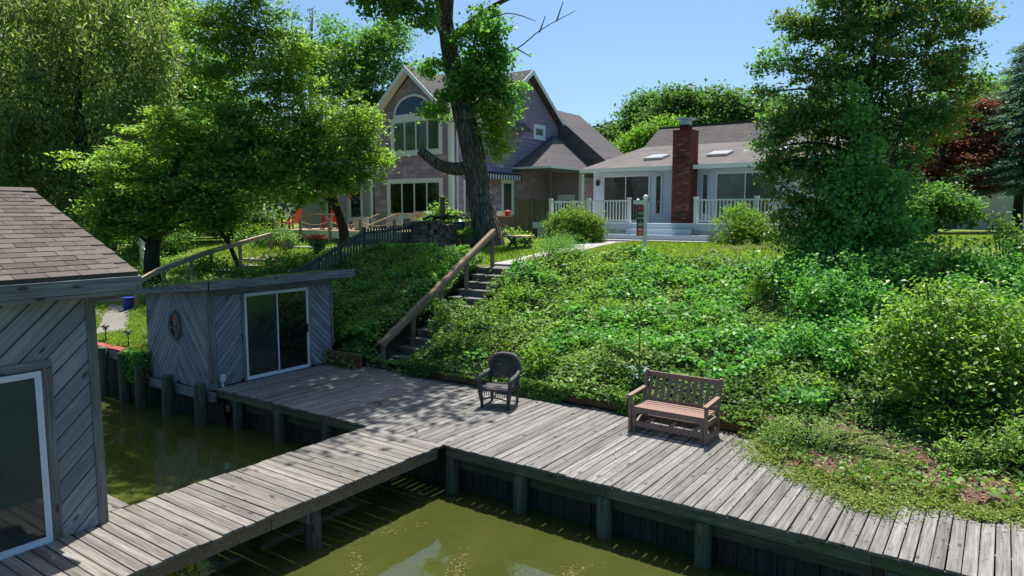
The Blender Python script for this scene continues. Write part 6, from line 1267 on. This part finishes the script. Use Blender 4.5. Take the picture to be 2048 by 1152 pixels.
for _ in range(70):
    wx = random.uniform(-16.5, 2.5); wy = random.uniform(12.4, float(crest(wx)) - .3); wz = gz(wx, wy); h_ = random.uniform(.35, .75); a = random.uniform(0, 6.28); l_ = random.uniform(.1, .5)
    if abs(wx + 12.02) < .8: continue
    mb.tube([(wx, wy, wz), (wx + .3 * l_ * math.cos(a), wy + .3 * l_ * math.sin(a), wz + .6 * h_), (wx + l_ * math.cos(a), wy + l_ * math.sin(a), wz + h_)], [.011, .008, .004], 4, False)
o = mb.build('dead_stems', M['twig']); tag(o, 'thin dry stems poking out of the ivy bank', 'stems', kind='stuff')
# bark chips and litter
n = 5200; x = rng.uniform(-3.3, 3.4, n); y = spill(x) - .03 + 1.7 * rng.random(n); V_, F_ = leaf_quads(np.stack([x, y, np.maximum(Gh(x, y), .004) + .008 + .012 * rng.random(n)], 1), .05 * (.4 + rng.random(n)), .4, 3., .05)
mm = leafmat('bark chip', [(.10, .06, .045), (.16, .10, .08), (.22, .16, .13), (.13, .055, .04)], .0, .8, .2); tag(put('mulch', npmesh('mulch', V_, F_, mm)), 'brown bark mulch at the right edge of the boardwalk', 'mulch', kind='stuff')
n = 1500; x = rng.uniform(-13.7, 2.5, n); y = 11.85 - 3.2 * rng.random(n) ** 2.6; V_, F_ = leaf_quads(np.stack([x, y, np.full(n, .006)], 1), .035 * (.4 + rng.random(n)), .5, 4., .06); tag(put('leaf_litter', npmesh('leaf_litter', V_, F_, mm)), 'dry leaf litter along the back of the boardwalk', 'litter', kind='stuff')
for px, py, lab in ((-8.25, 8.75, 'small dry twig near the pier corner'), (-10.0, 9.6, 'dry leaf sprig lying on the platform boards')):
    mb = MB(); mb.tube(smooth([(px - .12, py, .012), (px, py + .03, .03), (px + .14, py - .02, .015)]), .008, 5); mb.tube([(px, py + .03, .03), (px + .05, py + .09, .02)], .006, 4); tag(mb.build('twig', M['bark2']), lab, 'twig')
# ivy on the bulkhead left of the shed, moss at the shed foot
x = rng.uniform(-17.3, -16.4, 1500); o = leaves('bulkhead_ivy', np.stack([x, 8.2 + .3 * rng.random(1500), .5 - .75 * rng.random(1500) ** 1.5], 1), .075, 'vine', None, aspect=.75); tag(o, 'ivy hanging over the old bulkhead left of the shed', 'ivy', kind='stuff')
x = rng.uniform(-16.2, -13.7, 1500); y = 8.4 + 3.7 * rng.random(1500); kk = vnoise(x, y, 1.2, 51) > .5; o = leaves('roof_litter', np.stack([x[kk], y[kk], 2.37 + (x[kk] + 13.55) * .111 + .03 * rng.random(kk.sum())], 1), .06, 'ivy2', None, up=1.5); tag(o, 'leaf litter and moss lying on the shed roof', 'litter', kind='stuff')
# grass
def grass(name, label, n, box, h, cond):
    x = rng.uniform(box[0], box[1], n); y = rng.uniform(box[2], box[3], n); k = cond(x, y); x, y = x[k], y[k]; n = len(x); z = Gh(x, y)
    a = rng.random(n) * 6.283; hh = h * (.5 + rng.random(n)); w_ = .012 + .012 * rng.random(n); lx, ly = rng.normal(size=n) * hh * .5, rng.normal(size=n) * hh * .5
    V_ = np.stack([np.stack([x - np.cos(a) * w_, y - np.sin(a) * w_, z], 1), np.stack([x + np.cos(a) * w_, y + np.sin(a) * w_, z], 1), np.stack([x + lx, y + ly, z + hh], 1)], 1).reshape(-1, 3)
    tag(put(name, npmesh(name, V_, np.arange(3 * n).reshape(n, 3), M['grass'])), label, 'grass', kind='stuff')
pathx = lambda y: np.interp(y, [17, 18.6, 20.5, 22.5, 24, 25.4], [-12, -12.2, -12.45, -12.6, -12.6, -12.3])
grass('lawn_grass', 'short sunlit lawn grass in front of the white house', 60000, (-16, -4, 17, 25.6), .075, lambda x, y: (y > crest(x) + .2) & (np.abs(x - pathx(y)) > .68) & ~((x > -8) & (y > 23.3) & (y < 26) & (rng.random(len(x)) > .25)))
grass('left_grass', 'short lawn grass on the low lawn left of the shed', 26000, (-26, -16.9, 8.75, 12.2), .06, lambda x, y: ~((x < -20.8) & (np.abs(y - (9.7 + (-21 - x) * .6)) < .42)))
grass('slope_grass', 'rough grass and weeds on the left slope', 26000, (-30, -18.4, 12, 21), .14, lambda x, y: vnoise(x, y, .8, 61) > .3)
grass('right_grass', 'lawn grass on the far right lawn', 16000, (-6, 3, 27, 40), .1, lambda x, y: y > 26)
# floating weed and specks on the water
P_ = []
for cx_, cy_, n_ in ((-5.5, 6.6, 240), (-4.9, 6.6, 300), (-4.35, 7.2, 300), (-4.0, 7.0, 200), (-6.7, 6.0, 120), (-6.3, 5.6, 160), (-9.8, 5.6, 120), (-11.5, 5.2, 160), (-7.0, 7.0, 60)):
    a = random.uniform(0, 3.14); s_ = rng.normal(size=(n_, 2)) * np.array([.3, .06]); P_.append(np.stack([cx_ + s_[:, 0] * math.cos(a) - s_[:, 1] * math.sin(a), cy_ + s_[:, 0] * math.sin(a) + s_[:, 1] * math.cos(a), np.full(n_, -.796)], 1))
x = rng.uniform(-14, -1, 120); y = rng.uniform(3.5, 8.4, 120); P_.append(np.stack([x, y, np.full(120, -.796)], 1)); P_ = np.concatenate(P_)
o = leaves('floating_weed', P_, .035 * (.4 + rng.random(len(P_))), 'algae', None, aspect=.4, up=4., fold=.02); tag(o, 'scraps of brown weed floating on the green water', 'water weed', kind='stuff')
